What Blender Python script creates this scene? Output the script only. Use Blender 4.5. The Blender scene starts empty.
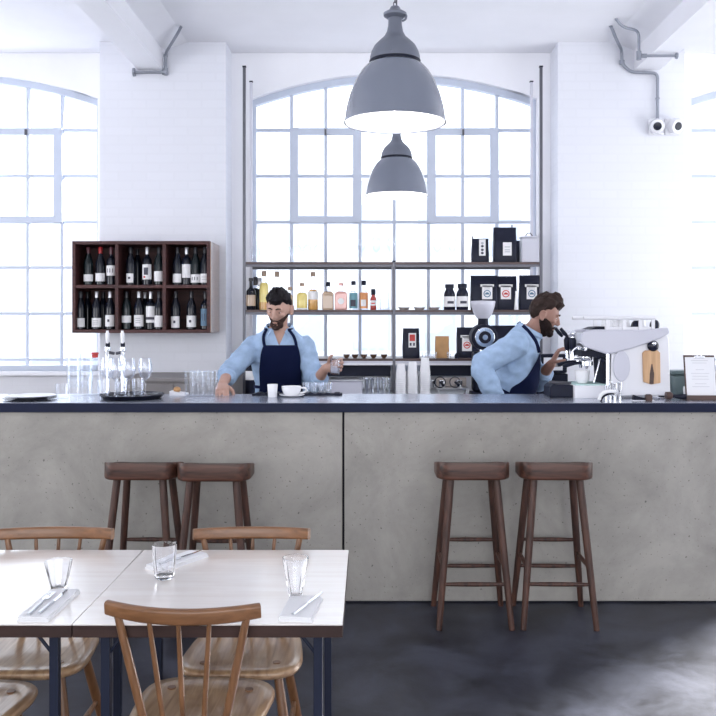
import bpy, bmesh, math, random
from mathutils import Vector, Matrix, noise
S = bpy.context.scene
C = S.collection
R = math.radians
PI = math.pi
random.seed(7)

# ------------------------------------------------------------------ camera, light, exposure
EYE = 1.57          # eye height, metres
F = 868.0           # focal length in pixels of the 716 px frame
VX, VY = 368.0, 317.0
cam_d = bpy.data.cameras.new('camera')
cam = bpy.data.objects.new('camera', cam_d)
C.objects.link(cam)
cam.location = (0, 0, EYE)
cam.rotation_euler = (R(90), 0, 0)
cam_d.sensor_width = 36.0
cam_d.lens = 36.0 * F / 716.0
cam_d.shift_x = (358 - VX) / 716.0
cam_d.shift_y = -(358 - VY) / 716.0
cam_d.clip_end = 300
S.camera = cam

world = bpy.data.worlds.new('overcast_sky')
S.world = world
world.use_nodes = True
bg = world.node_tree.nodes['Background']
bg.inputs['Color'].default_value = (0.92, 0.95, 1.0, 1)
bg.inputs['Strength'].default_value = 2.7

def lamp(name, kind, loc, rot, energy, col=(1, 1, 1), **kw):
    d = bpy.data.lights.new(name, kind)
    d.energy = energy
    d.color = col
    for k, v in kw.items():
        setattr(d, k, v)
    o = bpy.data.objects.new(name, d)
    C.objects.link(o)
    o.location = loc
    o.rotation_euler = rot
    return o

# added area fills: behind the viewer, by the left wall, in the right-hand opening
lamp('rear_fill', 'AREA', (0.3, -4.6, 2.2), (R(90 + 38), 0, 0), 175, (0.97, 0.97, 1.0), shape='RECTANGLE', size=9.0, size_y=3.0)
lamp('left_fill', 'AREA', (-6.1, 3.2, 2.2), (0, R(-90 - 26), 0), 200, (0.96, 0.97, 1.0), shape='RECTANGLE', size=2.6, size_y=3.6)
lamp('right_opening_fill', 'AREA', (4.42, 5.0, 1.9), (0, R(90 + 26), 0), 48, (0.94, 0.97, 1.0), shape='RECTANGLE', size=2.6, size_y=3.4)
lamp('sun', 'SUN', (9, 10, 8), Vector((-0.75, -0.66, -0.42)).to_track_quat('-Z', 'Y').to_euler(), 34, (1.0, 0.98, 0.97), angle=R(5))

S.view_settings.view_transform = 'Standard'
S.view_settings.look = 'None'
S.view_settings.exposure = 0.0
S.view_settings.gamma = 1.0
S.view_settings.use_curve_mapping = False
S.cycles.transparent_max_bounces = 32

def X(px, Y):
    return (px - VX) / F * Y
def Z(py, Y):
    return EYE - (py - VY) / F * Y

# ------------------------------------------------------------------ materials
def nodes_of(name):
    m = bpy.data.materials.new(name)
    m.use_nodes = True
    nt = m.node_tree
    return m, nt, nt.nodes['Principled BSDF']

def mat(name, col, rough=0.5, metal=0.0, var=0.0, scale=8.0, bump=0.0, bscale=40.0, coat=0.0, stretch=(1, 1, 1), col2=None, spec=None):
    m, nt, p = nodes_of(name)
    p.inputs['Base Color'].default_value = (*col, 1)
    p.inputs['Roughness'].default_value = rough
    p.inputs['Metallic'].default_value = metal
    p.inputs['Coat Weight'].default_value = coat
    p.inputs['Coat Roughness'].default_value = 0.12
    if spec is not None:
        p.inputs['Specular IOR Level'].default_value = spec
    tc = nt.nodes.new('ShaderNodeTexCoord')
    mp = nt.nodes.new('ShaderNodeMapping')
    mp.inputs['Scale'].default_value = stretch
    nt.links.new(tc.outputs['Object'], mp.inputs['Vector'])
    if var > 0 or col2:
        n = nt.nodes.new('ShaderNodeTexNoise')
        n.inputs['Scale'].default_value = scale
        n.inputs['Detail'].default_value = 6
        nt.links.new(mp.outputs['Vector'], n.inputs['Vector'])
        r = nt.nodes.new('ShaderNodeValToRGB')
        r.color_ramp.elements[0].position = 0.3
        r.color_ramp.elements[1].position = 0.7
        a = [c * (1 - var) for c in col]
        b = col2 if col2 else [min(1, c * (1 + var)) for c in col]
        r.color_ramp.elements[0].color = (*a, 1)
        r.color_ramp.elements[1].color = (*b, 1)
        nt.links.new(n.outputs['Fac'], r.inputs['Fac'])
        nt.links.new(r.outputs['Color'], p.inputs['Base Color'])
    if bump > 0:
        n2 = nt.nodes.new('ShaderNodeTexNoise')
        n2.inputs['Scale'].default_value = bscale
        n2.inputs['Detail'].default_value = 4
        nt.links.new(mp.outputs['Vector'], n2.inputs['Vector'])
        b = nt.nodes.new('ShaderNodeBump')
        b.inputs['Strength'].default_value = bump
        b.inputs['Distance'].default_value = 0.01
        nt.links.new(n2.outputs['Fac'], b.inputs['Height'])
        nt.links.new(b.outputs['Normal'], p.inputs['Normal'])
    return m

def brick_mat(name, col, bw, bh, bump, mortar=0.012, rot=(R(90), 0, 0), rough=0.55):
    m, nt, p = nodes_of(name)
    tc = nt.nodes.new('ShaderNodeTexCoord')
    mp = nt.nodes.new('ShaderNodeMapping')
    mp.inputs['Rotation'].default_value = rot
    nt.links.new(tc.outputs['Object'], mp.inputs['Vector'])
    br = nt.nodes.new('ShaderNodeTexBrick')
    br.inputs['Scale'].default_value = 1.0
    br.inputs['Brick Width'].default_value = bw
    br.inputs['Row Height'].default_value = bh
    br.inputs['Mortar Size'].default_value = mortar
    br.inputs['Mortar Smooth'].default_value = 0.6
    br.inputs['Color1'].default_value = (*col, 1)
    br.inputs['Color2'].default_value = (*[c * 0.985 for c in col], 1)
    br.inputs['Mortar'].default_value = (*[c * 0.975 for c in col], 1)
    nt.links.new(mp.outputs['Vector'], br.inputs['Vector'])
    nt.links.new(br.outputs['Color'], p.inputs['Base Color'])
    p.inputs['Roughness'].default_value = rough
    n = nt.nodes.new('ShaderNodeTexNoise')
    n.inputs['Scale'].default_value = 18
    nt.links.new(tc.outputs['Object'], n.inputs['Vector'])
    mx = nt.nodes.new('ShaderNodeMath')
    mx.operation = 'MULTIPLY_ADD'
    mx.inputs[1].default_value = -1.0
    nt.links.new(br.outputs['Fac'], mx.inputs[0])
    nt.links.new(n.outputs['Fac'], mx.inputs[2])
    b = nt.nodes.new('ShaderNodeBump')
    b.inputs['Strength'].default_value = bump
    b.inputs['Distance'].default_value = 0.01
    nt.links.new(mx.outputs[0], b.inputs['Height'])
    nt.links.new(b.outputs['Normal'], p.inputs['Normal'])
    return m

def concrete_mat(name, dark, light, rough0, rough1, pits, scale):
    m, nt, p = nodes_of(name)
    tc = nt.nodes.new('ShaderNodeTexCoord')
    L = nt.links.new
    n = nt.nodes.new('ShaderNodeTexNoise')
    n.inputs['Scale'].default_value = scale
    n.inputs['Detail'].default_value = 9
    n.inputs['Roughness'].default_value = 0.68
    n.inputs['Distortion'].default_value = 0.4
    L(tc.outputs['Object'], n.inputs['Vector'])
    r = nt.nodes.new('ShaderNodeValToRGB')
    r.color_ramp.elements[0].position = 0.36
    r.color_ramp.elements[1].position = 0.64
    r.color_ramp.elements[0].color = (*dark, 1)
    r.color_ramp.elements[1].color = (*light, 1)
    L(n.outputs['Fac'], r.inputs['Fac'])
    src = r.outputs['Color']
    if pits > 0:
        v = nt.nodes.new('ShaderNodeTexNoise')
        v.inputs['Scale'].default_value = 62
        v.inputs['Detail'].default_value = 2
        L(tc.outputs['Object'], v.inputs['Vector'])
        pr = nt.nodes.new('ShaderNodeValToRGB')
        pr.color_ramp.elements[0].position = 0.665
        pr.color_ramp.elements[1].position = 0.73
        pr.color_ramp.elements[0].color = (0, 0, 0, 1)
        pr.color_ramp.elements[1].color = (pits, pits, pits, 1)
        L(v.outputs['Fac'], pr.inputs['Fac'])
        mx = nt.nodes.new('ShaderNodeMixRGB')
        mx.inputs['Color2'].default_value = (*[d * 0.35 for d in dark], 1)
        L(pr.outputs['Color'], mx.inputs['Fac'])
        L(src, mx.inputs['Color1'])
        src = mx.outputs['Color']
    L(src, p.inputs['Base Color'])
    mr = nt.nodes.new('ShaderNodeMapRange')
    mr.inputs['To Min'].default_value = rough0
    mr.inputs['To Max'].default_value = rough1
    L(n.outputs['Fac'], mr.inputs['Value'])
    L(mr.outputs['Result'], p.inputs['Roughness'])
    b = nt.nodes.new('ShaderNodeBump')
    b.inputs['Strength'].default_value = 0.12
    b.inputs['Distance'].default_value = 0.01
    L(n.outputs['Fac'], b.inputs['Height'])
    L(b.outputs['Normal'], p.inputs['Normal'])
    return m

def wood_mat(name, dark, light, axis=0, rough=0.35, coat=0.0, scale=5.0, coat_rough=0.12):
    m, nt, p = nodes_of(name)
    L = nt.links.new
    tc = nt.nodes.new('ShaderNodeTexCoord')
    mp = nt.nodes.new('ShaderNodeMapping')
    s = [9.0, 9.0, 9.0]
    s[axis] = 0.7
    mp.inputs['Scale'].default_value = s
    L(tc.outputs['Object'], mp.inputs['Vector'])
    n = nt.nodes.new('ShaderNodeTexNoise')
    n.inputs['Scale'].default_value = scale
    n.inputs['Detail'].default_value = 7
    n.inputs['Distortion'].default_value = 0.6
    L(mp.outputs['Vector'], n.inputs['Vector'])
    r = nt.nodes.new('ShaderNodeValToRGB')
    r.color_ramp.elements[0].position = 0.3
    r.color_ramp.elements[1].position = 0.7
    r.color_ramp.elements[0].color = (*dark, 1)
    r.color_ramp.elements[1].color = (*light, 1)
    L(n.outputs['Fac'], r.inputs['Fac'])
    L(r.outputs['Color'], p.inputs['Base Color'])
    p.inputs['Roughness'].default_value = rough
    p.inputs['Coat Weight'].default_value = coat
    p.inputs['Coat Roughness'].default_value = coat_rough
    b = nt.nodes.new('ShaderNodeBump')
    b.inputs['Strength'].default_value = 0.05
    b.inputs['Distance'].default_value = 0.005
    L(n.outputs['Fac'], b.inputs['Height'])
    L(b.outputs['Normal'], p.inputs['Normal'])
    return m

def glass_mat(name, tint=(1, 1, 1), edge=0.35, rough=0.02, base=0.05):
    """thin clear glass: passes light, mirrors more towards its rim"""
    m = bpy.data.materials.new(name)
    m.use_nodes = True
    nt = m.node_tree
    nt.nodes.remove(nt.nodes['Principled BSDF'])
    out = nt.nodes['Material Output']
    t = nt.nodes.new('ShaderNodeBsdfTransparent')
    t.inputs['Color'].default_value = (*tint, 1)
    g = nt.nodes.new('ShaderNodeBsdfGlossy')
    g.inputs['Roughness'].default_value = rough
    g.inputs['Color'].default_value = (0.9, 0.92, 0.96, 1)
    lw = nt.nodes.new('ShaderNodeLayerWeight')
    lw.inputs['Blend'].default_value = edge
    mr = nt.nodes.new('ShaderNodeMapRange')
    mr.inputs['To Min'].default_value = base
    mr.inputs['To Max'].default_value = 0.75
    nt.links.new(lw.outputs['Facing'], mr.inputs['Value'])
    mx = nt.nodes.new('ShaderNodeMixShader')
    nt.links.new(mr.outputs['Result'], mx.inputs['Fac'])
    nt.links.new(t.outputs[0], mx.inputs[1])
    nt.links.new(g.outputs[0], mx.inputs[2])
    nt.links.new(mx.outputs[0], out.inputs['Surface'])
    return m

M = {}
M['brick'] = brick_mat('white_painted_brick', (0.76, 0.77, 0.83), 0.23, 0.075, 0.035)
M['tile'] = brick_mat('white_glazed_tile', (0.82, 0.82, 0.86), 0.15, 0.075, 0.05, 0.004, rough=0.2)
M['plaster'] = mat('white_plaster', (0.88, 0.88, 0.92), 0.6, var=0.02, scale=3, bump=0.03)
M['window_paint'] = mat('pale_grey_window_paint', (0.56, 0.61, 0.72), 0.4)
M['pane'] = glass_mat('window_pane_glass', (0.97, 0.985, 1.0), 0.1, 0.01, 0.02)
M['panel'] = concrete_mat('cast_concrete', (0.285, 0.270, 0.248), (0.415, 0.394, 0.360), 0.55, 0.75, 0.9, 2.0)
M['floor'] = concrete_mat('dark_polished_concrete', (0.006, 0.007, 0.013), (0.046, 0.051, 0.074), 0.30, 0.55, 0.0, 2.9)
M['slab'] = mat('navy_black_slab', (0.010, 0.014, 0.040), 0.5, var=0.15, scale=6, spec=0.2)
M['bar_top'] = mat('pale_zinc_sheet', (0.50, 0.53, 0.62), 0.24, 0.75, var=0.12, scale=5)
M['black'] = mat('matt_black', (0.009, 0.011, 0.025), 0.5, spec=0.2)
M['black_gloss'] = mat('gloss_black', (0.008, 0.010, 0.024), 0.2, spec=0.35)
M['gap'] = mat('dark_plinth', (0.010, 0.011, 0.018), 0.7)
M['stool'] = wood_mat('dark_stained_oak', (0.024, 0.009, 0.006), (0.100, 0.040, 0.025), 2, 0.5)
M['stool_seat'] = wood_mat('dark_stained_oak_seat', (0.024, 0.009, 0.006), (0.115, 0.046, 0.029), 0, 0.42, 0.0)
M['elm'] = wood_mat('golden_elm', (0.30, 0.17, 0.09), (0.56, 0.37, 0.22), 1, 0.30, 0.6)
M['beech'] = wood_mat('honey_beech', (0.132, 0.058, 0.023), (0.245, 0.114, 0.049), 2, 0.38, 0.2)
M['beech_rail'] = wood_mat('honey_beech_rail', (0.142, 0.062, 0.025), (0.265, 0.123, 0.053), 0, 0.36, 0.2)
def _t():
    m = wood_mat('lacquered_table_wood', (0.78, 0.71, 0.66), (0.88, 0.84, 0.80), 0, 0.28, 1.0, 3.0, 0.2)  # near-white base stands in for the windows mirrored in the lacquered wood
    m.node_tree.nodes['Principled BSDF'].inputs['Coat IOR'].default_value = 1.8
    return m
M['table'] = _t()
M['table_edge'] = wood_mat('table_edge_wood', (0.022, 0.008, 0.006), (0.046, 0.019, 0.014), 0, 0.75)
M['rack'] = wood_mat('reddish_rack_wood', (0.034, 0.010, 0.011), (0.085, 0.025, 0.023), 0, 0.6)
M['rack_side'] = wood_mat('rack_side_reflection', (0.20, 0.10, 0.06), (0.34, 0.19, 0.12), 2, 0.16, 1.0)  # lighter brown paints the reflection on the rack's right side
M['shelf'] = wood_mat('dark_shelf_wood', (0.045, 0.026, 0.028), (0.10, 0.058, 0.055), 0, 0.4)
M['iron'] = mat('grey_steel_post', (0.11, 0.11, 0.13), 0.4, 0.6)
M['leg'] = mat('blue_black_steel', (0.011, 0.015, 0.034), 0.5, 0.0, spec=0.25)
M['pipe'] = mat('galvanised_conduit', (0.33, 0.35, 0.40), 0.35, 0.7)
M['lamp'] = mat('grey_enamel', (0.175, 0.195, 0.25), 0.22, var=0.04, scale=3, coat=0.5)
M['lamp_cast'] = mat('grey_cast_metal', (0.16, 0.175, 0.22), 0.38, 0.2)
M['lamp_in'] = mat('white_enamel', (0.93, 0.93, 0.95), 0.25)
M['white'] = mat('white_ceramic', (0.86, 0.86, 0.88), 0.2)
M['white_matt'] = mat('white_paper', (0.84, 0.84, 0.87), 0.6)
M['white_metal'] = mat('white_coated_metal', (0.80, 0.80, 0.84), 0.25)
M['lavender'] = mat('pale_grey_metal', (0.58, 0.58, 0.66), 0.3)
M['steel'] = mat('brushed_steel', (0.62, 0.63, 0.66), 0.28, 0.9)
M['chrome'] = mat('chrome', (0.82, 0.83, 0.86), 0.10, 1.0)
M['grey_unit'] = mat('warm_grey_unit', (0.27, 0.25, 0.25), 0.5, var=0.08)
M['glass'] = glass_mat('clear_glass', (0.985, 0.99, 1.0), 0.30)
M['faint_glass'] = glass_mat('thin_clear_glass', (0.99, 0.995, 1.0), 0.12, 0.02, 0.01)
M['wine'] = mat('dark_wine_glass', (0.006, 0.008, 0.016), 0.12, spec=0.35)
M['wine_green'] = mat('dark_green_wine_glass', (0.007, 0.013, 0.016), 0.12, spec=0.35)
M['label'] = mat('white_label_paper', (0.80, 0.79, 0.80), 0.6)
M['ink'] = mat('dark_ink', (0.05, 0.05, 0.075), 0.6)
M['faint_ink'] = mat('grey_ink', (0.42, 0.42, 0.46), 0.6)
M['pale_ink'] = mat('pale_grey_ink', (0.62, 0.62, 0.66), 0.6)
M['red'] = mat('red_print', (0.55, 0.045, 0.04), 0.5)
M['blue_ink'] = mat('slate_blue_print', (0.10, 0.19, 0.29), 0.5)
M['red_foil'] = mat('red_foil', (0.42, 0.02, 0.025), 0.35)
M['plum_foil'] = mat('plum_foil', (0.085, 0.022, 0.032), 0.35)
M['black_foil'] = mat('black_foil', (0.014, 0.014, 0.02), 0.3)
M['silver_foil'] = mat('silver_foil', (0.55, 0.55, 0.58), 0.3, 0.7)
M['amber'] = mat('amber_spirit', (0.62, 0.34, 0.10), 0.12, coat=0.4)
M['yellow'] = mat('yellow_spirit', (0.80, 0.66, 0.22), 0.12, coat=0.4)
M['tan'] = mat('tan_spirit', (0.48, 0.35, 0.25), 0.15, coat=0.4)
M['pink'] = mat('pink_spirit', (0.76, 0.42, 0.38), 0.15, coat=0.4)
M['red_liq'] = mat('red_spirit', (0.42, 0.06, 0.05), 0.12, coat=0.4)
M['orange'] = mat('orange_label', (0.66, 0.27, 0.10), 0.5)
M['teal'] = mat('teal_label', (0.13, 0.30, 0.36), 0.5)
M['cork'] = mat('tan_stopper', (0.36, 0.26, 0.19), 0.6)
M['beige'] = mat('beige_board', (0.42, 0.37, 0.34), 0.6)
M['kraft'] = mat('kraft_paper', (0.48, 0.27, 0.12), 0.7, var=0.12, scale=14)
M['bag'] = mat('matt_black_foil_bag', (0.010, 0.012, 0.028), 0.45, bump=0.35, bscale=14, spec=0.25)
M['brown_dish'] = mat('brown_stoneware', (0.13, 0.075, 0.055), 0.4)
M['pale_wood'] = wood_mat('pale_ash_panel', (0.52, 0.30, 0.15), (0.68, 0.43, 0.24), 2, 0.35)
M['dark_wood'] = wood_mat('dark_walnut', (0.045, 0.022, 0.018), (0.10, 0.05, 0.038), 0, 0.4)
M['linen'] = mat('white_linen', (0.80, 0.80, 0.82), 0.85, bump=0.3, bscale=160)
M['skin'] = mat('skin', (0.50, 0.30, 0.235), 0.5, var=0.08, scale=9)
M['skin_tan'] = mat('tanned_skin', (0.31, 0.165, 0.125), 0.5, var=0.08, scale=9)
M['hair'] = mat('dark_brown_hair', (0.009, 0.007, 0.009), 0.6, spec=0.15, var=0.5, scale=40, bump=0.6, bscale=70, stretch=(1, 1, .25))
M['brown_hair'] = mat('brown_hair', (0.034, 0.021, 0.018), 0.6, spec=0.15, var=0.5, scale=40, bump=0.6, bscale=70, stretch=(.4, 1, .4))
M['beard'] = mat('dark_brown_beard', (0.020, 0.012, 0.011), 0.75, spec=0.1, var=0.4, scale=60, bump=0.5, bscale=120)
M['stubble'] = mat('short_dark_beard', (0.050, 0.030, 0.027), 0.8, spec=0.1, var=0.35, scale=60, bump=0.5, bscale=120)
M['shirt'] = mat('light_blue_chambray', (0.34, 0.46, 0.64), 0.85, spec=0.2, var=0.10, scale=22, bump=0.15, bscale=220)
M['apron'] = mat('navy_apron_cloth', (0.006, 0.010, 0.040), 0.85, spec=0.1, bump=0.2, bscale=180)
M['trousers'] = mat('charcoal_trousers', (0.020, 0.021, 0.030), 0.8)
M['eye'] = mat('eye', (0.03, 0.02, 0.02), 0.1)
M['teal_cloth'] = mat('pale_green_cloth', (0.45, 0.62, 0.60), 0.8)
M['green_tin'] = mat('grey_green_tin', (0.115, 0.16, 0.165), 0.4)
M['facade'] = mat('pale_render', (0.80, 0.82, 0.86), 0.8, var=0.03, scale=1)
M['facade_win'] = mat('pale_blue_window_glass', (0.50, 0.56, 0.66), 0.3)
M['pavement'] = mat('pale_pavement', (0.5, 0.5, 0.52), 0.8)

# ------------------------------------------------------------------ geometry helpers
class G:
    """collects shapes; build() links them as ONE mesh object"""
    def __init__(s):
        s.v, s.f = [], []
    def add(s, vs, fs):
        o = len(s.v)
        s.v += [tuple(v) for v in vs]
        s.f += [tuple(i + o for i in f) for f in fs]
        return s
    def box(s, x0, x1, y0, y1, z0, z1, m=None):
        vs = [Vector((x, y, z)) for x in (x0, x1) for y in (y0, y1) for z in (z0, z1)]
        if m: vs = [m @ v for v in vs]
        return s.add(vs, [(0, 1, 3, 2), (4, 6, 7, 5), (0, 4, 5, 1), (2, 3, 7, 6), (0, 2, 6, 4), (1, 5, 7, 3)])
    def loft(s, rings, close=True):
        n = len(rings[0])
        vs = [p for r in rings for p in r]
        fs = []
        for i in range(len(rings) - 1):
            for j in range(n):
                a, b = i * n + j, i * n + (j + 1) % n
                fs.append((a, b, b + n, a + n))
        if close:
            fs.append(tuple(range(n))[::-1])
            fs.append(tuple((len(rings) - 1) * n + j for j in range(n)))
        return s.add(vs, fs)
    def tube(s, pts, rad, n=10, square=False, sx=1.0):
        pts = [Vector(p) for p in pts]
        if not hasattr(rad, '__len__'): rad = [rad] * len(pts)
        rings = []
        up = None
        for i, p in enumerate(pts):
            t = (pts[min(i + 1, len(pts) - 1)] - pts[max(i - 1, 0)]).normalized()
            if up is None:
                ref = Vector((0, 0, 1)) if abs(t.z) < 0.9 else Vector((0, 1, 0))
                u = ref.cross(t).normalized()
            else:
                u = (up - t * up.dot(t)).normalized()
            up = u
            w = t.cross(u)
            if square:
                q = [(1, 1), (-1, 1), (-1, -1), (1, -1)]
                rings.append([p + u * a * rad[i] * sx + w * b * rad[i] for a, b in q])
            else:
                rings.append([p + u * math.cos(2 * PI * k / n) * rad[i] * sx + w * math.sin(2 * PI * k / n) * rad[i] for k in range(n)])
        return s.loft(rings)
    def lathe(s, prof, n=28, c=(0, 0, 0), closed=False):
        """prof: (radius, z) pairs; closed=True joins the last ring to the first (hollow wares)"""
        cx, cy, cz = c
        rings = [[(cx + max(r, 1e-4) * math.cos(2 * PI * k / n), cy + max(r, 1e-4) * math.sin(2 * PI * k / n), cz + z) for k in range(n)] for r, z in prof]
        if closed:
            rings.append(rings[0])
            return s.loft(rings, close=False)
        return s.loft(rings)
    def ell(s, c, r, m=None, nu=20, nv=12):
        c = Vector(c)
        rings = []
        for i in range(nv + 1):
            th = PI * (i + 0.02) / (nv + 0.04)
            ring = []
            for k in range(nu):
                v = Vector((r[0] * math.sin(th) * math.cos(2 * PI * k / nu), r[1] * math.sin(th) * math.sin(2 * PI * k / nu), r[2] * math.cos(th)))
                ring.append(c + (m @ v if m else v))
            rings.append(ring)
        return s.loft(rings)
    def prism(s, poly, a, b, plane='xz'):
        """closed outline in a plane, pushed from a to b along the third axis"""
        def P(u, v, w):
            return {'xz': (u, w, v), 'xy': (u, v, w), 'yz': (w, u, v)}[plane]
        return s.loft([[P(u, v, a) for u, v in poly], [P(u, v, b) for u, v in poly]])
    def build(s, name, m, parent=None, loc=None, rot=None, bevel=0.0, seg=2, smooth=40, kind=None):
        me = bpy.data.meshes.new(name)
        me.from_pydata(s.v, [], s.f)
        bm = bmesh.new()
        bm.from_mesh(me)
        bmesh.ops.remove_doubles(bm, verts=bm.verts, dist=1e-6)
        bmesh.ops.recalc_face_normals(bm, faces=bm.faces)
        bm.to_mesh(me)
        bm.free()
        me.materials.append(M[m] if isinstance(m, str) else m)
        me.polygons.foreach_set('use_smooth', [True] * len(me.polygons))
        me.set_sharp_from_angle(angle=R(smooth))
        o = bpy.data.objects.new(name, me)
        C.objects.link(o)
        if parent: o.parent = parent
        if loc: o.location = loc
        if rot: o.rotation_euler = rot
        if bevel > 0:
            b = o.modifiers.new('bevel', 'BEVEL')
            b.width = bevel
            b.segments = seg
            b.limit_method = 'ANGLE'
            b.angle_limit = R(38)
        if kind: o['kind'] = kind
        return o

def tag(o, label, cat, group=None):
    o['label'] = label
    o['category'] = cat
    if group: o['group'] = group
    return o

def thing(name, label, cat, loc=(0, 0, 0), rz=0.0, group=None):
    o = bpy.data.objects.new(name, None)
    o.empty_display_size = 0.05
    C.objects.link(o)
    o.location = loc
    o.rotation_euler = (0, 0, rz)
    return tag(o, label, cat, group)

def dup(root, loc, rz, label, group=None):
    """a copy of a thing with copies of its parts and sub-parts"""
    r = root.copy()
    C.objects.link(r)
    r.location = loc
    r.rotation_euler = (0, 0, rz)
    tag(r, label, root['category'], group or root.get('group'))
    def rec(a, b):
        for ch in a.children:
            c = ch.copy()
            C.objects.link(c)
            c.parent = b
            rec(ch, c)
    rec(root, r)
    return r

def rrect(w, d, r, n=5, cx=0, cy=0):
    """rounded rectangle outline"""
    out = []
    for sx, sy, a0 in ((1, 1, 0), (-1, 1, 90), (-1, -1, 180), (1, -1, 270)):
        for k in range(n + 1):
            a = R(a0 + 90 * k / n)
            out.append((cx + sx * (w / 2 - r) + r * math.cos(a), cy + sy * (d / 2 - r) + r * math.sin(a)))
    return out

def smooth_path(pts, sub=6):
    """Catmull-Rom through the points"""
    P = [Vector(p) for p in pts]
    out = []
    for i in range(len(P) - 1):
        a, b, c, d = P[max(i - 1, 0)], P[i], P[i + 1], P[min(i + 2, len(P) - 1)]
        for k in range(sub):
            t = k / sub
            out.append(0.5 * ((2 * b) + (c - a) * t + (2 * a - 5 * b + 4 * c - d) * t * t + (3 * b - a - 3 * c + d) * t ** 3))
    out.append(P[-1])
    return out

# ------------------------------------------------------------------ the room
WIN_Y, PIER_Y = 7.50, 7.20
PERIOD, WCX, RCX = 3.80, 0.229, 0.199
CEIL = 3.85
XL, XR = -6.2, 4.5
HW = 1.235                        # half width of a window opening
SILL, SPRING, PEAK = 1.10, 3.46, 3.68

G().box(XL - .3, XR + .3, -5.2, WIN_Y + .3, -0.2, 0.0).build('floor', 'floor', kind='structure')
G().box(XL - .3, XR + .3, -5.2, WIN_Y + .3, CEIL, CEIL + .2).build('ceiling', 'plaster', kind='structure')

def arch_z(u, hw=HW, lo=SPRING, hi=PEAK):
    return lo + (hi - lo) * (1 - (u / hw) ** 2)

# back wall: the recessed wall with arched openings, and the brick piers that stand before it
centres = [WCX - PERIOD, WCX, WCX + PERIOD]
g = G()
edges = [XL]
for c in centres:
    edges += [max(c - HW, XL), min(c + HW, XR)]
edges.append(XR)
for i in range(0, len(edges), 2):
    if edges[i + 1] - edges[i] > 0.01:
        g.box(edges[i], edges[i + 1], WIN_Y, WIN_Y + .3, 0, CEIL)
for c in centres:
    a, b = max(c - HW, XL), min(c + HW, XR)
    N = 16
    for k in range(N):                     # the wall above the arch
        x0, x1 = a + (b - a) * k / N, a + (b - a) * (k + 1) / N
        g.prism([(x0, arch_z(x0 - c)), (x1, arch_z(x1 - c)), (x1, CEIL), (x0, CEIL)], WIN_Y, WIN_Y + .3)
g.build('wall_back', 'plaster', kind='structure')
g = G()
for c in centres:                          # tiled wall under the sills
    a, b = max(c - HW, XL), min(c + HW, XR)
    g.box(a, b, WIN_Y, WIN_Y + .3, 0, SILL)
g.build('wall_back_tiling', 'tile', kind='structure')
g = G()
RH = 1.377
for k in range(-1, 3):
    x1 = RCX + (k - 0.5) * PERIOD + (PERIOD / 2 - RH)
    x0 = RCX + (k - 0.5) * PERIOD - (PERIOD / 2 - RH)
    x0, x1 = max(x0, XL), min(x1, XR)
    if x1 > x0:
        g.box(x0, x1, PIER_Y, WIN_Y, 0, CEIL)
g.build('wall_back_piers', 'brick', kind='structure')
G().box(XL - .3, XL, -5.2, WIN_Y + .3, 0, CEIL).build('wall_left', 'plaster', kind='structure')
SW0, SW1, SZ0, SZ1 = 4.3, 6.95, 0.15, 3.0           # the opening in the right-hand wall
g = G()
g.box(XR, XR + .3, -5.2, SW0, 0, CEIL).box(XR, XR + .3, SW1, WIN_Y + .3, 0, CEIL)
g.box(XR, XR + .3, SW0, SW1, 0, SZ0).box(XR, XR + .3, SW0, SW1, SZ1, CEIL)
g.build('wall_right', 'plaster', kind='structure')

# ceiling beams with haunches, running from the back wall towards the viewer
for n, bx in ((1, -1.803), (2, 2.310)):
    poly = [(bx - .104, 3.618), (bx + .104, 3.618), (bx + .104, 3.784), (bx + .335, CEIL + .01), (bx - .335, CEIL + .01), (bx - .104, 3.784)]
    G().prism(poly, -5.0, PIER_Y + .02).build('trim_%d' % n, 'plaster', kind='structure', smooth=20)

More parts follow.
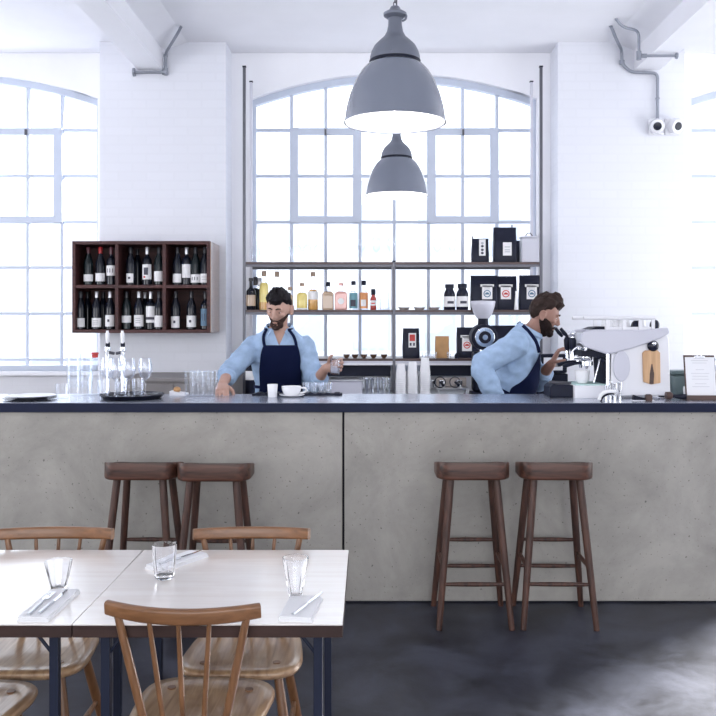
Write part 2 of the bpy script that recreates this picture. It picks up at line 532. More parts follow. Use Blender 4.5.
# arched metal windows
def window(n, c):
    root = bpy.data.objects.new('window_%d' % n, None)
    C.objects.link(root)
    root.location = (c, WIN_Y + .10, 0)
    root['kind'] = 'structure'
    hw = HW
    # outer frame
    g = G()
    for sx in (-1, 1):
        g.box(sx * hw - .03, sx * hw + .03, -.03, .03, SILL, SPRING + .02)
    N = 24
    top = [(-hw + 2 * hw * k / N) for k in range(N + 1)]
    g.loft([[(x, -.035, arch_z(x)), (x, .035, arch_z(x)), (x, .035, arch_z(x) - .055), (x, -.035, arch_z(x) - .055)] for x in top])
    g.box(-hw, hw, -.03, .03, SILL, SILL + .05)
    g.build('window_frame', 'window_paint', root)
    # glazing bars
    g = G()
    cw = 2.394 / 8
    rows = [1.198, 1.600, 2.002, 2.400, 2.802, 3.203]
    for k in range(1, 8):
        x = -1.197 + cw * k
        g.box(x - .014, x + .014, -.02, .02, SILL, arch_z(x) - .03)
    for z in rows:
        g.box(-hw, hw, -.018, .018, z - .013, z + .013)
    g.build('glazing_bars', 'window_paint', root)
    # two opening casements
    for sx in (-1, 1):
        x0, x1 = (-3 * cw, -cw) if sx < 0 else (cw, 3 * cw)
        g = G()
        t = .058
        g.box(x0 - .012, x0 + t, -.05, -.01, 2.39, 3.215).box(x1 - t, x1 + .012, -.05, -.01, 2.39, 3.215)
        g.box(x0 + t, x1 - t, -.05, -.01, 2.39, 2.39 + t).box(x0 + t, x1 - t, -.05, -.01, 3.215 - t, 3.215)
        cs = g.build('casement', 'window_paint', root, bevel=.004)
        G().box((x0 + x1) / 2 - .008, (x0 + x1) / 2 + .008, -.07, -.048, 3.15, 3.20).build('casement_latch', 'iron', cs)
    # glass
    g = G()
    for k in range(N):
        x0, x1 = top[k], top[k + 1]
        g.prism([(x0, SILL + .03), (x1, SILL + .03), (x1, arch_z(x1) - .03), (x0, arch_z(x0) - .03)], .001, .004)
    g.build('window_glass', 'pane', root)
    # sill board
    G().box(-HW - .04, HW + .04, -.16, -.03, SILL - .035, SILL).build('window_sill', 'plaster', root, bevel=.006)
for i, c in enumerate(centres):
    window(i + 1, c)

# the street beyond the windows
G().box(-40, 40, 8.2, 60, -1.2, -1.0).build('ground', 'pavement', kind='structure')
G().box(XR + .2, XR + .5, WIN_Y + .3, 13, -1.0, 8).build('sun_blocking_wall', 'facade', kind='structure')   # wall added to keep the sun off the back windows
def building(x0, x1, y, h, label, rows, cols, z0):
    t = thing('building', label, 'building', ((x0 + x1) / 2, y, -1.0))
    w = (x1 - x0) / 2
    G().box(-w, w, 0, 6, 0, h).build('wall', 'facade', t)
    G().box(-w - .2, w + .2, -.2, 6.2, h, h + .3).build('parapet', 'facade', t)
    for r in range(rows):
        for c in range(cols):
            cx = -w + 2 * w * (c + .5) / cols
            cz = z0 + r * 2.6
            if cz + 1.5 > h: continue
            f = G().box(cx - .62, cx + .62, -.06, .02, cz - .06, cz + 1.56).build('window', 'facade', t)
            G().box(cx - .52, cx + .52, -.08, -.05, cz + .04, cz + 1.46).build('pane', 'facade_win', f)
building(-16, -5.2, 21, 4.6, 'pale low building with blue windows seen through the left window', 2, 6, 1.2)
building(-4.4, 4.6, 24, 6.3, 'pale building with blue windows seen through the middle window', 2, 5, 1.6)
building(5.6, 15, 21, 5.4, 'pale building with blue windows seen through the right window', 2, 5, 1.5)
# ------------------------------------------------------------------ the bar
BT = 1.10
bar = thing('bar_counter', 'long bar front of grey cast concrete panels', 'bar', (0, 4.77, 0))
SEAM = X(343.5, 4.8)
for a, b in ((-4.2, -3.0), (-2.99, SEAM - .006), (SEAM + .006, 2.06)):
    G().box(a, b, 0, .04, .009, BT - .052).build('front_panel', 'panel', bar, bevel=.003)
G().box(-4.2, 2.05, .045, .50, 0, BT - .052).build('carcass', 'gap', bar)
G().box(-4.2, 2.05, .012, .044, 0, .0085).build('plinth', 'gap', bar)
ct = thing('countertop', 'dark navy slab with a pale zinc face running along the concrete bar', 'countertop', (0, 4.8, BT))
G().box(-4.25, 2.09, -.05, .50, -.052, -.0022).build('slab', 'slab', ct, bevel=.004)
G().box(-4.249, 2.089, -.049, .499, -.0020, 0).build('top_sheet', 'bar_top', ct, bevel=.0008)

# ------------------------------------------------------------------ bar stools
def make_stool(label):
    t = thing('bar_stool', label, 'bar stool', (0, 0, 0), 0, 'bar stools along the bar')
    # saddle seat: dished across its width
    W, D, TOP, TH = .375, .285, .846, .104
    out = rrect(W, D, .075, 6)
    # flatter front edge (towards the viewer), rounder back
    rings = []
    def top_z(x, y):
        v = (y + D / 2) / D                       # 0 at the lip towards the viewer, 1 at the far side
        return TOP - .017 * (1 - (abs(x) / (W / 2)) ** 2.2) - .046 * min(1, v * 1.5) ** .8
    n = len(out)
    g = G()
    lv = [(.95, 0), (.99, .005), (1.0, .014), (1.0, TH - .008), (.992, TH - .002), (.97, TH)]
    for s, dz in lv:
        ring = []
        for x, y in out:
            x2, y2 = x * s, y * s
            z = TOP - TH + dz + (top_z(x2, y2) - TOP) * (dz / TH)
            ring.append((x2, y2, z))
        rings.append(ring)
    for s in (.85, .65, .45, .25, .08):
        rings.append([(x * s, y * s, top_z(x * s, y * s)) for x, y in out])
    g.loft(rings)
    g.build('seat', 'stool_seat', t, smooth=50)
    legs = {}
    for sx in (-1, 1):
        for sy in (-1, 1):
            a = Vector((sx * .116, sy * .095, TOP - TH + .008))
            b = Vector((sx * .183, sy * .185, 0))
            g = G()
            pts = [a.lerp(b, k / 6) for k in range(7)]
            g.tube(pts, [.0195, .0200, .0195, .019, .018, .0165, .0145], 12)
            g.build('leg', 'stool', t)
            legs[sx, sy] = (a, b)
    def on(sx, sy, z):
        a, b = legs[sx, sy]
        return a.lerp(b, (a.z - z) / (a.z - b.z))
    def bar_(p, q):
        d = (q - p)
        G().tube([p + d * k / 4 for k in range(5)], [.0085, .0105, .0115, .0105, .0085], 10).build('stretcher', 'stool', t)
    bar_(on(-1, -1, .222), on(1, -1, .222))
    bar_(on(-1, 1, .225), on(1, 1, .225))
    bar_(on(-1, 1, .372), on(1, 1, .372))
    for sx in (-1, 1):
        bar_(on(sx, -1, .300), on(sx, 1, .300))
    return t
ST_Y = 4.535
st = make_stool('dark wooden bar stool with saddle seat, furthest left along the concrete bar')
st.location = (X(138.5, 4.41), ST_Y, 0)
for px, rz, lb in ((213.5, 0.0, 'dark wooden bar stool with saddle seat, right one of the left pair'),
                   (474, 0.0, 'dark wooden bar stool with saddle seat, left one of the right pair'),
                   (558.5, -.03, 'dark wooden bar stool with saddle seat, furthest right along the concrete bar')):
    dup(st, (X(px, 4.41), ST_Y - (.036 if px < 300 else 0), 0), rz, lb)

# ------------------------------------------------------------------ dining tables
TZ, TY0, TY1 = .745, 2.33, 3.075
def make_table(label, x0, x1):
    cx, cy = (x0 + x1) / 2, (TY0 + TY1) / 2
    w, d = x1 - x0, TY1 - TY0
    t = thing('dining_table', label, 'table', (cx, cy, 0), 0, 'square dining tables pushed together')
    G().box(-w / 2, w / 2, -d / 2, d / 2, TZ - .004, TZ).build('tabletop', 'table', t, bevel=.0015)
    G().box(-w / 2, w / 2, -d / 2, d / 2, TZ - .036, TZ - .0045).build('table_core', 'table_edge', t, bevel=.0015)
    for sx in (-1, 1):
        for sy in (-1, 1):
            x, y = sx * (w / 2 - .070), sy * (d / 2 - .072)
            lg = G().box(x - .0125, x + .0125, y - .0125, y + .0125, 0.004, TZ - .036).build('leg', 'leg', t, bevel=.002)
            G().box(x - .015, x + .015, y - .015, y + .015, 0, .012).build('foot_pad', 'black', lg, bevel=.002)
            G().tube([(x, y, TZ - .115), (x - sx * .055, y, TZ - .045)], .005, 8).build('brace', 'leg', t)
    for sy in (-1, 1):
        G().box(-w / 2 + .06, w / 2 - .06, sy * (d / 2 - .072) - .010, sy * (d / 2 - .072) + .010, TZ - .052, TZ - .0365).build('under_rail', 'leg', t)
    return t
TX1, TXS = -.068, -.795
make_table('lacquered wooden dining table on the right with thin blue black legs', TXS + .001, TX1)
make_table('lacquered wooden dining table cut off by the left edge of the photo', TXS - .722, TXS - .001)

# ------------------------------------------------------------------ stick back chairs
def make_chair(label):
    t = thing('dining_chair', label, 'chair', (0, 0, 0), 0, 'stick back chairs around the tables')
    # seat: rounded, wider at the front (+y), gently dished
    def outline(s):
        o = []
        for k in range(40):
            a = 2 * PI * k / 40
            ex = 2 / 3.6
            x = math.copysign(abs(math.cos(a)) ** ex, math.cos(a))
            y = math.copysign(abs(math.sin(a)) ** ex, math.sin(a))
            w = .195 + .017 * y
            o.append((x * w * s, y * .205 * s - .003))
        return o
    def dish(x, y):
        return -.012 * max(0, 1 - (x / .17) ** 2) * max(0, 1 - ((y + .02) / .16) ** 2)
    SZ = .452
    rings = []
    for s, z in ((.90, SZ - .030), (.97, SZ - .026), (1.0, SZ - .014), (.995, SZ - .006), (.97, SZ)):
        rings.append([(x, y, z) for x, y in outline(s)])
    for s in (.85, .7, .55, .4, .25, .1):
        rings.append([(x, y, SZ + dish(x, y)) for x, y in outline(s)])
    seat = G().loft(rings).build('seat', 'elm', t, smooth=55)
    for sx in (-1, 1):                       # the leg ends showing through the seat
        G().lathe([(0, -.002), (.013, -.002), (.013, .0016), (0, .0016)], 14, (sx * .118, .115, SZ - .0005)).build('leg_end', 'beech', seat)
    legs = {}
    for sx in (-1, 1):
        for sy in (-1, 1):
            a = Vector((sx * .120, .118 if sy > 0 else -.105, SZ - .02))
            b = Vector((sx * .185, .190 if sy > 0 else -.235, 0))
            G().tube([a.lerp(b, k / 6) for k in range(7)], [.0135, .0155, .0165, .0165, .0155, .0135, .0115], 12).build('leg', 'beech', t)
            legs[sx, sy] = (a, b)
    def on(sx, sy, z):
        a, b = legs[sx, sy]
        return a.lerp(b, (a.z - z) / (a.z - b.z))
    def rod(p, q, name='stretcher', r=(.007, .0095, .0105, .0095, .007)):
        G().tube([p.lerp(q, k / 4) for k in range(5)], r, 10).build(name, 'beech', t)
    for sx in (-1, 1):
        rod(on(sx, 1, .20), on(sx, -1, .20))
    rod(on(-1, 1, .20).lerp(on(-1, -1, .20), .5), on(1, 1, .20).lerp(on(1, -1, .20), .5))
    # crest rail: bowed backwards in the middle, its ends a little raised
    CZ, CW = .786, .207
    def crest(u):                            # u in -1..1
        return Vector((u * CW, -.185 - .048 * (1 - u * u), CZ + .006 * u * u))
    N = 18
    rings = []
    for k in range(N + 1):
        u = -1 + 2 * k / N
        p = crest(u)
        h = .0215 - .002 * abs(u) ** 3
        th = .011
        tw = Vector((0, -.16, 1)).normalized()
        tang = (crest(min(1, u + .05)) - crest(max(-1, u - .05))).normalized()
        nrm = tw.cross(tang).normalized()
        ring = []
        for a, b in rrect(2 * h, 2 * th, .008, 3):
            ring.append(p + tw * a + nrm * b)
        rings.append(ring)
    G().loft(rings).build('crest_rail', 'beech_rail', t, smooth=50)
    # two stout outer sticks and three thin ones
    for u, xb, r in ((-.84, -.100, .0118), (.84, .100, .0118), (-.39, -.050, .0072), (0, 0, .0072), (.39, .050, .0072)):
        top = crest(u) + Vector((0, 0, -.012))
        bot = Vector((xb, -.168 - .010 * (1 - abs(u)), SZ - .016))
        rr = [r * .92, r, r * 1.05, r * 1.05, r * .98, r * .86]
        G().tube([bot.lerp(top, k / 5) for k in range(6)], rr, 10).build('back_stick', 'beech', t)
    return t
NY, FY = 2.500, 2.925
ch = make_chair('wooden stick back chair seen from behind at the near side of the right table')
ch.location = (X(181.5, 2.27) + .006, NY, 0)
ch.rotation_euler = (0, 0, -.06)
dup(ch, (-1.190, NY - .015, 0), -.05, 'wooden stick back chair at the lower left corner, mostly out of the photo')
dup(ch, (X(59.5, 3.15), FY, 0), PI + .02, 'wooden stick back chair facing the viewer behind the left table')
dup(ch, (X(253.5, 3.15), FY, 0), PI + .015, 'wooden stick back chair facing the viewer behind the right table')

# ------------------------------------------------------------------ on the tables
def tumbler(label, px, Y, h, rt, rb, group='faceted tumblers on the dining tables'):
    g = G()
    n = 10
    prof = [(rb * .9, 0), (rb, .004), (rb + (rt - rb) * .5, h * .5), (rt, h * .93), (rt, h), (rt - .0025, h), (rt - .003, h * .9), (rb + (rt - rb) * .45 - .003, h * .5), (rb - .004, h * .13), (.001, h * .10), (.001, 0.0005)]
    rings = []
    for r, z in prof:
        rings.append([((r * (1 + .035 * (k % 2) * (1 if .004 < z < h * .85 else 0))) * math.cos(PI * k / n), (r * (1 + .035 * (k % 2) * (1 if .004 < z < h * .85 else 0))) * math.sin(PI * k / n), z) for k in range(2 * n)])
    g.loft(rings)
    o = g.build('drinking_glass', 'table_glass', loc=(X(px, Y), Y, TZ), smooth=15)
    return tag(o, label, 'glass', group)
M['table_glass'] = mat('pressed_glass', (0.98, 0.985, 1.0), 0.0)
M['table_glass'].node_tree.nodes['Principled BSDF'].inputs['Transmission Weight'].default_value = 1.0
tumbler('clear faceted tumbler beyond the folded napkin on the left table', 58.5, 2.625, .088, .040, .022)
tumbler('clear faceted tumbler by the far napkin near the seam between both tables', 164.5, 2.745, .108, .039, .030)
tumbler('clear tall faceted tumbler at the right end of the right table', 295.5, 2.545, .120, .0385, .018)

def napkin(label, loc, rz, L=.25, W=.088):
    t = thing('folded_napkin', label, 'napkin', loc, rz, 'folded napkins with cutlery')
    g = G()
    for k, (dx, w, l) in enumerate(((0, W, L), (.0015, W - .004, L - .004), (-.001, W - .006, L - .008))):
        o = rrect(w, l, .006, 3, dx, 0)
        z0 = .0045 * k
        g.loft([[(x, y, z0) for x, y in o], [(x * 1.01, y * 1.004, z0 + .002) for x, y in o], [(x, y, z0 + .0043) for x, y in o]])
    g.build('cloth', 'linen', t)
    return t
def knife(label, loc, rz):
    t = thing('table_knife', label, 'knife', loc, rz, 'cutlery on the napkins')
    G().tube([(0, -.10, .003), (0, -.02, .003), (0, 0, .003)], [.0035, .0045, .003], 8, sx=1.6).build('handle', 'steel', t)
    G().prism([(-.004, -.002), (.005, -.002), (.0065, .06), (.002, .105), (-.004, .10)], .0022, .0038, 'xy').build('blade', 'chrome', t)
def fork(label, loc, rz):
    t = thing('table_fork', label, 'fork', loc, rz, 'cutlery on the napkins')
    G().tube([(0, -.10, .003), (0, -.02, .003), (0, .03, .004)], [.004, .003, .0025], 8, sx=1.6).build('handle', 'steel', t)
    g = G().prism(rrect(.020, .03, .006, 3, 0, .042), .003, .0048, 'xy')
    for k in range(4):
        x = -.0085 + k * .00567
        g.box(x - .0014, x + .0014, .052, .09, .003, .0048)
    g.build('tines', 'chrome', t)
NZ = .0136
napkin('white napkin folded lengthwise in front of the left tumbler', (-.905, 2.470, TZ), -.02)
fork('steel fork lying on the left napkin', (-.925, 2.46, TZ + NZ), .02)
knife('steel knife lying on the left napkin', (-.895, 2.47, TZ + NZ), -.03)
napkin('white folded napkin behind the tumbler near the table seam', (-.640, 2.915, TZ), -.55, .22, .085)
knife('steel knife on the far napkin near the table seam', (-.630, 2.92, TZ + NZ), -.55)
napkin('white folded napkin at the right end of the right table', (-.188, 2.440, TZ), -.10, .19, .095)
knife('steel knife on the napkin at the right end of the table', (-.170, 2.455, TZ + NZ), -.35)

# ------------------------------------------------------------------ pendant lamps
def make_pendant(label, loc):
    s = 243.0
    t = thing('pendant_lamp', label, 'pendant lamp', loc, 0, 'grey enamel pendant lamps above the bar')
    def zz(py): return (122 - py) / s
    # shade (hollow bell)
    outer = [(25, 63.5), (28.5, 66), (34, 72), (40, 82), (45, 95), (48.5, 108), (50, 118), (50.6, 122)]
    prof = [(r / s, zz(y)) for r, y in outer]
    prof += [(r / s - .0035, zz(y) - .001) for r, y in outer[::-1]]
    sh = G().lathe([p for p in prof[:8]] + [(outer[-1][0] / s + .003, zz(122.8)), (outer[-1][0] / s - .001, zz(123.6))], 48)
    # open bottom: rebuild without caps
    sh = G()
    P = [(r / s, zz(y)) for r, y in outer] + [(51.4 / s, zz(122.4)), (51.2 / s, zz(123.4)), (50.2 / s, zz(123.2))]
    P2 = [(r / s - .0022, zz(y)) for r, y in outer[::-1]]
    n = 48
    rings = [[(r * math.cos(2 * PI * k / n), r * math.sin(2 * PI * k / n), z) for k in range(n)] for r, z in P + P2]
    rings.append(rings[0])
    sh.loft(rings, close=False)
    sh.build('shade', 'lamp', t)
    # white inside lining, a skin of its own just within the shade
    I = [(r / s - .0032, zz(y) - .0005) for r, y in outer]
    I2 = [(r - .0015, z - .0003) for r, z in I[::-1]]
    rings = [[(r * math.cos(2 * PI * k / n), r * math.sin(2 * PI * k / n), z) for k in range(n)] for r, z in I + I2]
    rings.append(rings[0])
    ln = G().loft(rings, close=False).build('shade_lining', 'lamp_in', t)
    G().lathe([(0, zz(64.8)), (24.5 / s, zz(64.8)), (24.5 / s, zz(63.2)), (0, zz(63.2))], 40).build('lining_plate', 'lamp_in', ln)
    # dark clamp band, dome, neck, canopy
    G().lathe([(0, zz(63.4)), (25.6 / s, zz(63.4)), (25.8 / s, zz(61.2)), (25.0 / s, zz(60.6)), (0, zz(60.6))], 40).build('clamp_band', 'black', t)
    dome = [(0, zz(61)), (25 / s, zz(61)), (25 / s, zz(57)), (23.6 / s, zz(52)), (20.5 / s, zz(46)), (15.5 / s, zz(41)), (11 / s, zz(37)), (8.2 / s, zz(32)), (7 / s, zz(26)), (6.6 / s, zz(18)), (0, zz(17))]
    d = G().lathe(dome, 36).build('dome', 'lamp_cast', t)
    g = G()
    for k in range(3):
        a = R(20 + 120 * k)
        g.ell((23.6 / s * math.cos(a), 23.6 / s * math.sin(a), zz(57.5)), (.009, .009, .009), nu=10, nv=6)
    g.build('screw', 'lamp_cast', d)
    G().lathe([(0, zz(18.5)), (8 / s, zz(18.5)), (11.4 / s, zz(16)), (11.6 / s, zz(13.6)), (9 / s, zz(12)), (6 / s, zz(10)), (4.4 / s, zz(7)), (0, zz(6))], 30).build('cap', 'lamp_cast', t)
    G().tube(smooth_path([(8 / s, -.01, zz(13)), (11 / s, -.01, zz(16)), (10.4 / s, -.01, zz(20)), (7 / s, -.01, zz(22))], 4), .0045, 8).build('catch', 'lamp_cast', t)
    # chain links, then the cable up to the ceiling
    top = CEIL - loc[2]
    g = G()
    z = zz(7)
    for k in range(5):
        pts = []
        for j in range(13):
            a = 2 * PI * j / 12
            u, w = .006 * math.cos(a), .0125 * math.sin(a)
            pts.append((u, 0, z + .010 + w) if k % 2 == 0 else (0, u, z + .010 + w))
        g.tube(pts, .0022, 6)
        z += .0195
    g.build('chain', 'iron', t)
    G().tube([(0, 0, z - .006), (0, 0, top - .02)], .0045, 8).build('cable', 'iron', t)
    G().lathe([(0, top - .045), (.03, top - .04), (.05, top - .012), (.052, top), (0, top)], 24).build('ceiling_rose', 'lamp_cast', t)
    # the bulb
    em, nt, p = nodes_of('lit_bulb')
    p.inputs['Base Color'].default_value = (1, 1, 1, 1)
    p.inputs['Emission Color'].default_value = (1, 0.97, 0.93, 1)
    p.inputs['Emission Strength'].default_value = 4.0
    G().ell((0, 0, .115), (.034, .034, .045)).build('bulb', em, t)
    pt = lamp('bulb_light', 'POINT', (0, 0, .07), (0, 0, 0), 7, (1.0, 0.96, 0.92), shadow_soft_size=.05)
    pt.parent = t
    G().lathe([(0, .15), (.018, .15), (.018, zz(63.5)), (0, zz(63.5))], 16).build('bulb_socket', 'white', t)
    return t
pend = make_pendant('larger grey enamel pendant lamp hanging nearest the viewer', (X(395, 3.57), 3.57, Z(122, 3.57)))
p2 = dup(pend, (X(396.6, 5.79), 5.79, Z(195, 5.79)), 0, 'smaller looking grey enamel pendant lamp hanging behind the first')

# ------------------------------------------------------------------ conduits and wall lights
def pipe(name, label, cat, path, r, collars=(), sub=6):
    t = thing(name, label, cat, path[0])
    o = Vector(path[0])
    G().tube([p - o for p in smooth_path(path, sub)], r, 10).build('tube', 'pipe', t)
    for a, b, rr in collars:
        a, b = Vector(a) - o, Vector(b) - o
        G().tube([a, b], rr, 12).build('collar', 'pipe', t)
    return t
PY = PIER_Y - .03
def bent(pts, k=.06):
    """straight runs with rounded corners"""
    P = [Vector(p) for p in pts]
    out = [P[0]]
    for i in range(1, len(P) - 1):
        a = P[i] + (P[i - 1] - P[i]).normalized() * k
        b = P[i] + (P[i + 1] - P[i]).normalized() * k
        for j in range(6):
            s = j / 5
            out.append((a * (1 - s) + P[i] * s) * (1 - s) + (P[i] * (1 - s) + b * s) * s)
    out.append(P[-1])
    return out
pl = bent([(-1.93, PY, 3.592), (-1.672, PY, 3.592), (-1.672, PY, 3.75), (-1.49, PY - .36, 3.80), (-1.46, PY - .38, 3.845)], .05)
pipe('conduit', 'grey conduit pipe bent around the left ceiling beam', 'conduit', pl, .012,
     [((-1.94, PY, 3.592), (-1.925, PY, 3.592), .035), ((-1.70, PY, 3.592), (-1.655, PY, 3.592), .022), ((-1.672, PY, 3.57), (-1.672, PY, 3.625), .020), ((-1.672, PY, 3.72), (-1.672, PY, 3.74), .017)], 1)
pa = bent([(1.895, 6.63, 3.845), (1.96, 6.68, 3.80), (2.10, 6.73, 3.79), (2.10, 6.73, 3.595), (2.39, 6.73, 3.595)], .05)
pipe('conduit', 'grey conduit pipe passing under the right ceiling beam, ending in a short stub', 'conduit', pa, .011,
     [((2.385, 6.73, 3.595), (2.40, 6.73, 3.595), .024), ((2.10, 6.73, 3.565), (2.10, 6.73, 3.63), .020), ((2.12, 6.73, 3.595), (2.16, 6.73, 3.595), .017)], 1)
pb = bent([(1.90, 6.79, 3.845), (1.99, 6.95, 3.79), (2.095, PY, 3.775), (2.098, PY, 3.66), (2.17, PY, 3.592), (2.392, PY, 3.585), (2.392, PY, 3.21)], .045)
pipe('conduit', 'grey conduit pipe leading down to the twin wall lights', 'conduit', pb, .013,
     [((2.098, PY, 3.66), (2.098, PY, 3.69), .022), ((2.392, PY, 3.37), (2.392, PY, 3.38), .018)], 1)
for px, a, lb in ((659.3, -.22, 'white box wall light on the left of a pair, fed by a conduit'), (675.5, .30, 'white box wall light on the right of a pair')):
    t = thing('wall_light', lb, 'wall light', (X(px, 7.1), 7.195, Z(124, 7.1)), 0, 'twin wall lights')
    G().box(-.062, .062, -.03, 0, -.072, .062).build('back_box', 'white_metal', t, bevel=.008)
    g = G()
    m = Matrix.Rotation(a, 4, 'Z') @ Matrix.Rotation(.25, 4, 'X')
    hd = G()
    for_ = [(.045, 0), (.060, .012), (.062, .055), (.055, .075), (.036, .078)]
    vs = []
    hd.lathe([(0, 0)] + for_ + [(0, .078)], 24)
    hd.v = [tuple(Vector((0, -.028, 0)) + m @ Vector((x, -z, y))) for x, y, z in hd.v]
    h = hd.build('lamp_head', 'white_metal', t)
    ln = G().lathe([(0, .0775), (.034, .0775), (.030, .084), (0, .086)], 20)
    ln.v = [tuple(Vector((0, -.028, 0)) + m @ Vector((x, -z, y))) for x, y, z in ln.v]
    ln.build('lens', 'black_gloss', h)
# ------------------------------------------------------------------ steel and wood shelving at the window
SF, SB = 6.85, 7.25                        # front and rear posts
BC = 0.95                                  # back counter height
P0, P1, P2_ = X(244.3, SF), X(394, SF), X(541, SF)
def post(x, y, z0, z1, label):
    t = thing('shelf_post', label, 'post', (x, y, z0), 0, 'posts of the window shelving')
    G().box(-.012, .012, -.012, .012, 0.006, z1 - z0 - .008).build('upright', 'iron', t, bevel=.002)
    G().box(-.015, .015, -.015, .015, z1 - z0 - .008, z1 - z0).build('end_cap', 'black', t, bevel=.002)
    G().box(-.025, .025, -.025, .025, 0, .006).build('foot_plate', 'iron', t)
sh_t = thing('window_shelving', 'grey steel shelving with three dark wooden boards before the middle window', 'shelving', (0, 0, BC))
def upright(x, y, z1):
    u = G().box(x - .011, x + .011, y - .011, y + .011, .006, z1 - BC).build('upright', 'iron' if y < 7 else 'lavender', sh_t, bevel=.002)
    G().box(x - .022, x + .022, y - .022, y + .022, 0, .006).build('foot_plate', 'iron', u)
    G().box(x - .014, x + .014, y - .014, y + .014, z1 - BC, z1 - BC + .01).build('end_cap', 'black', u)
upright(P0, SF, 3.54); upright(P2_, SF, 3.54); upright(P1, SF, 2.004)
upright(P0, SB, 3.53); upright(P2_, SB, 3.53); upright(P1, SB, 2.004)
SH = {'top': 2.004, 'mid': 1.627, 'low': 1.242}
for k, z in SH.items():
    G().box(P0 + .013, P2_ - .013, SF - .005, SB + .012, z - BC - .019, z - BC).build('shelf_board', 'shelf', sh_t, bevel=.002)
    for y in (SF + .004, SB + .002):
        G().box(P0 + .0115, P2_ - .0115, y - .009, y + .009, z - BC - .037, z - BC - .0195).build('shelf_rail', 'iron' if k != 'low' else 'lavender', sh_t)
    if k == 'low':
        G().box(P0 + .0115, P2_ - .0115, SF - .004, SF + .012, z - BC - .052, z - BC - .0375).build('edge_strip', 'white_metal', sh_t)

# the counter below the shelving
t = thing('back_counter', 'pale steel back counter under the window shelving', 'counter', (.4, 6.75, 0))
G().box(-1.36, 1.16, -.29, .72, BC - .04, BC).build('worktop', 'steel', t, bevel=.003)
G().box(-1.35, 1.15, -.25, .70, .08, BC - .041).build('carcass', 'grey_unit', t)
for k in range(4):
    x = -1.34 + .62 * k
    d = G().box(x, x + .61, -.27, -.251, .10, BC - .06).build('door', 'lavender', t, bevel=.003)
    G().tube([(x + .06, -.285, .80), (x + .24, -.285, .80)], .006, 8).build('handle', 'steel', d)
t = thing('bottle_fridge', 'warm grey low cabinet standing behind the tray of wine glasses', 'cabinet', (-1.45, 6.75, 0))
G().box(-.41, .43, -.25, .42, .06, 1.085).build('carcass', 'grey_unit', t, bevel=.004)
G().box(-.42, .44, -.27, .43, 1.086, 1.113).build('worktop', 'grey_unit', t, bevel=.003)
for sx in (-1, 1):
    x0, x1 = (-.40, -.005) if sx < 0 else (.005, .42)
    d = G().box(x0, x1, -.27, -.251, .08, 1.07).build('door', 'grey_unit', t, bevel=.003)
    G().box(x1 - .05, x1 - .03, -.285, -.271, .5, .8).build('handle', 'steel', d)

def label_patch(name, mtl, parent, r, z0, z1, a0=-70, a1=70, n=14, th=.0006):
    """paper wrapped round the front of a bottle; faces -y"""
    rings = []
    for rr in (r, r + th):
        pass
    g = G()
    A = [R(-90 + a0 + (a1 - a0) * k / n) for k in range(n + 1)]
    g.loft([[(r * math.cos(a), r * math.sin(a), z0), ((r + th) * math.cos(a), (r + th) * math.sin(a), z0), ((r + th) * math.cos(a), (r + th) * math.sin(a), z1), (r * math.cos(a), r * math.sin(a), z1)] for a in A])
    return g.build(name, mtl, parent)

# things of the lower rack
def on_counter(px, Y): return (X(px, Y), Y, BC)
x0, x1 = X(348, 7.0), X(393, 7.0)
t = thing('glass_drawer', 'dark open drawer box under the low shelf, left of the paper cups', 'drawer', (.10, 7.02, BC))
G().box(-.56, .08, -.13, .16, .150, .232).build('box', 'black', t, bevel=.003)
for sx in (-.55, .07):
    G().box(sx - .008, sx + .008, -.12, .15, 0, .149).build('bracket', 'iron', t)
t = thing('glass_drawer', 'dark open drawer box under the low shelf, right of the paper cups', 'drawer', (.83, 7.02, BC))
G().box(-.40, .36, -.10, .16, .150, .232).build('box', 'black', t, bevel=.003)
for sx in (-.38, .34):
    G().box(sx - .008, sx + .008, -.08, .15, 0, .149).build('bracket', 'iron', t)
t = thing('steel_tub', 'pale steel food tub on the back counter beside the standing barista', 'tub', on_counter(347, 6.75))
G().box(-.12, .12, -.12, .12, 0, .13).build('tub', 'lavender', t, bevel=.01)
G().box(-.13, .13, -.13, .13, .131, .142).build('lid', 'steel', t, bevel=.003)
for k in range(5):
    Y = 6.68 + .05 * (k % 2)
    g = G().lathe([(0, 0), (.026, 0), (.036, .15), (.034, .15), (.024, .006), (0, .006)], 18)
    tag(g.build('water_glass', 'glass', loc=on_counter(364 + 5.6 * k, Y)), ['clear glass nearest the steel tub on the back counter', 'second clear glass from the steel tub', 'middle one of five clear glasses by the steel tub', 'fourth clear glass from the steel tub', 'clear glass nearest the paper cup stacks'][k], 'glass', 'glasses on the back counter')

# upturned paper cups in three stacks
cup_g = G().lathe([(0, .112), (.0285, .112), (.0295, .109), (.0395, .006), (.0425, .004), (.0425, 0), (.040, 0), (.0385, .006), (.028, .108), (0, .1105)], 22)
cup0 = None
for si, (px, n, nm) in enumerate(((401, 11, 'left'), (412.5, 12, 'middle'), (425, 14, 'right'))):
    for k in range(n):
        lab = 'white paper cup upturned in the %s one of three cup stacks' % nm
        loc = (X(px, 6.55), 6.55, BC + .0155 * k)
        if cup0 is None:
            cup0 = tag(cup_g.build('paper_cup', 'white_matt', loc=loc), lab, 'cup', 'upturned paper cups, left stack')
        else:
            c = cup0.copy(); C.objects.link(c); c.location = loc
            tag(c, lab, 'cup', 'upturned paper cups, %s stack' % nm)

t = thing('canister', 'tall black canister with a white label left of the standing barista arm', 'canister', on_counter(250.5, 6.78))
G().lathe([(0, 0), (.040, 0), (.041, .004), (.041, .225), (0, .225)], 28).build('can', 'black', t)
G().lathe([(0, .2255), (.043, .2255), (.043, .262), (.038, .270), (0, .270)], 28).build('lid', 'black', t)
label_patch('label', 'label', t, .0415, .13, .20, -60, 60)

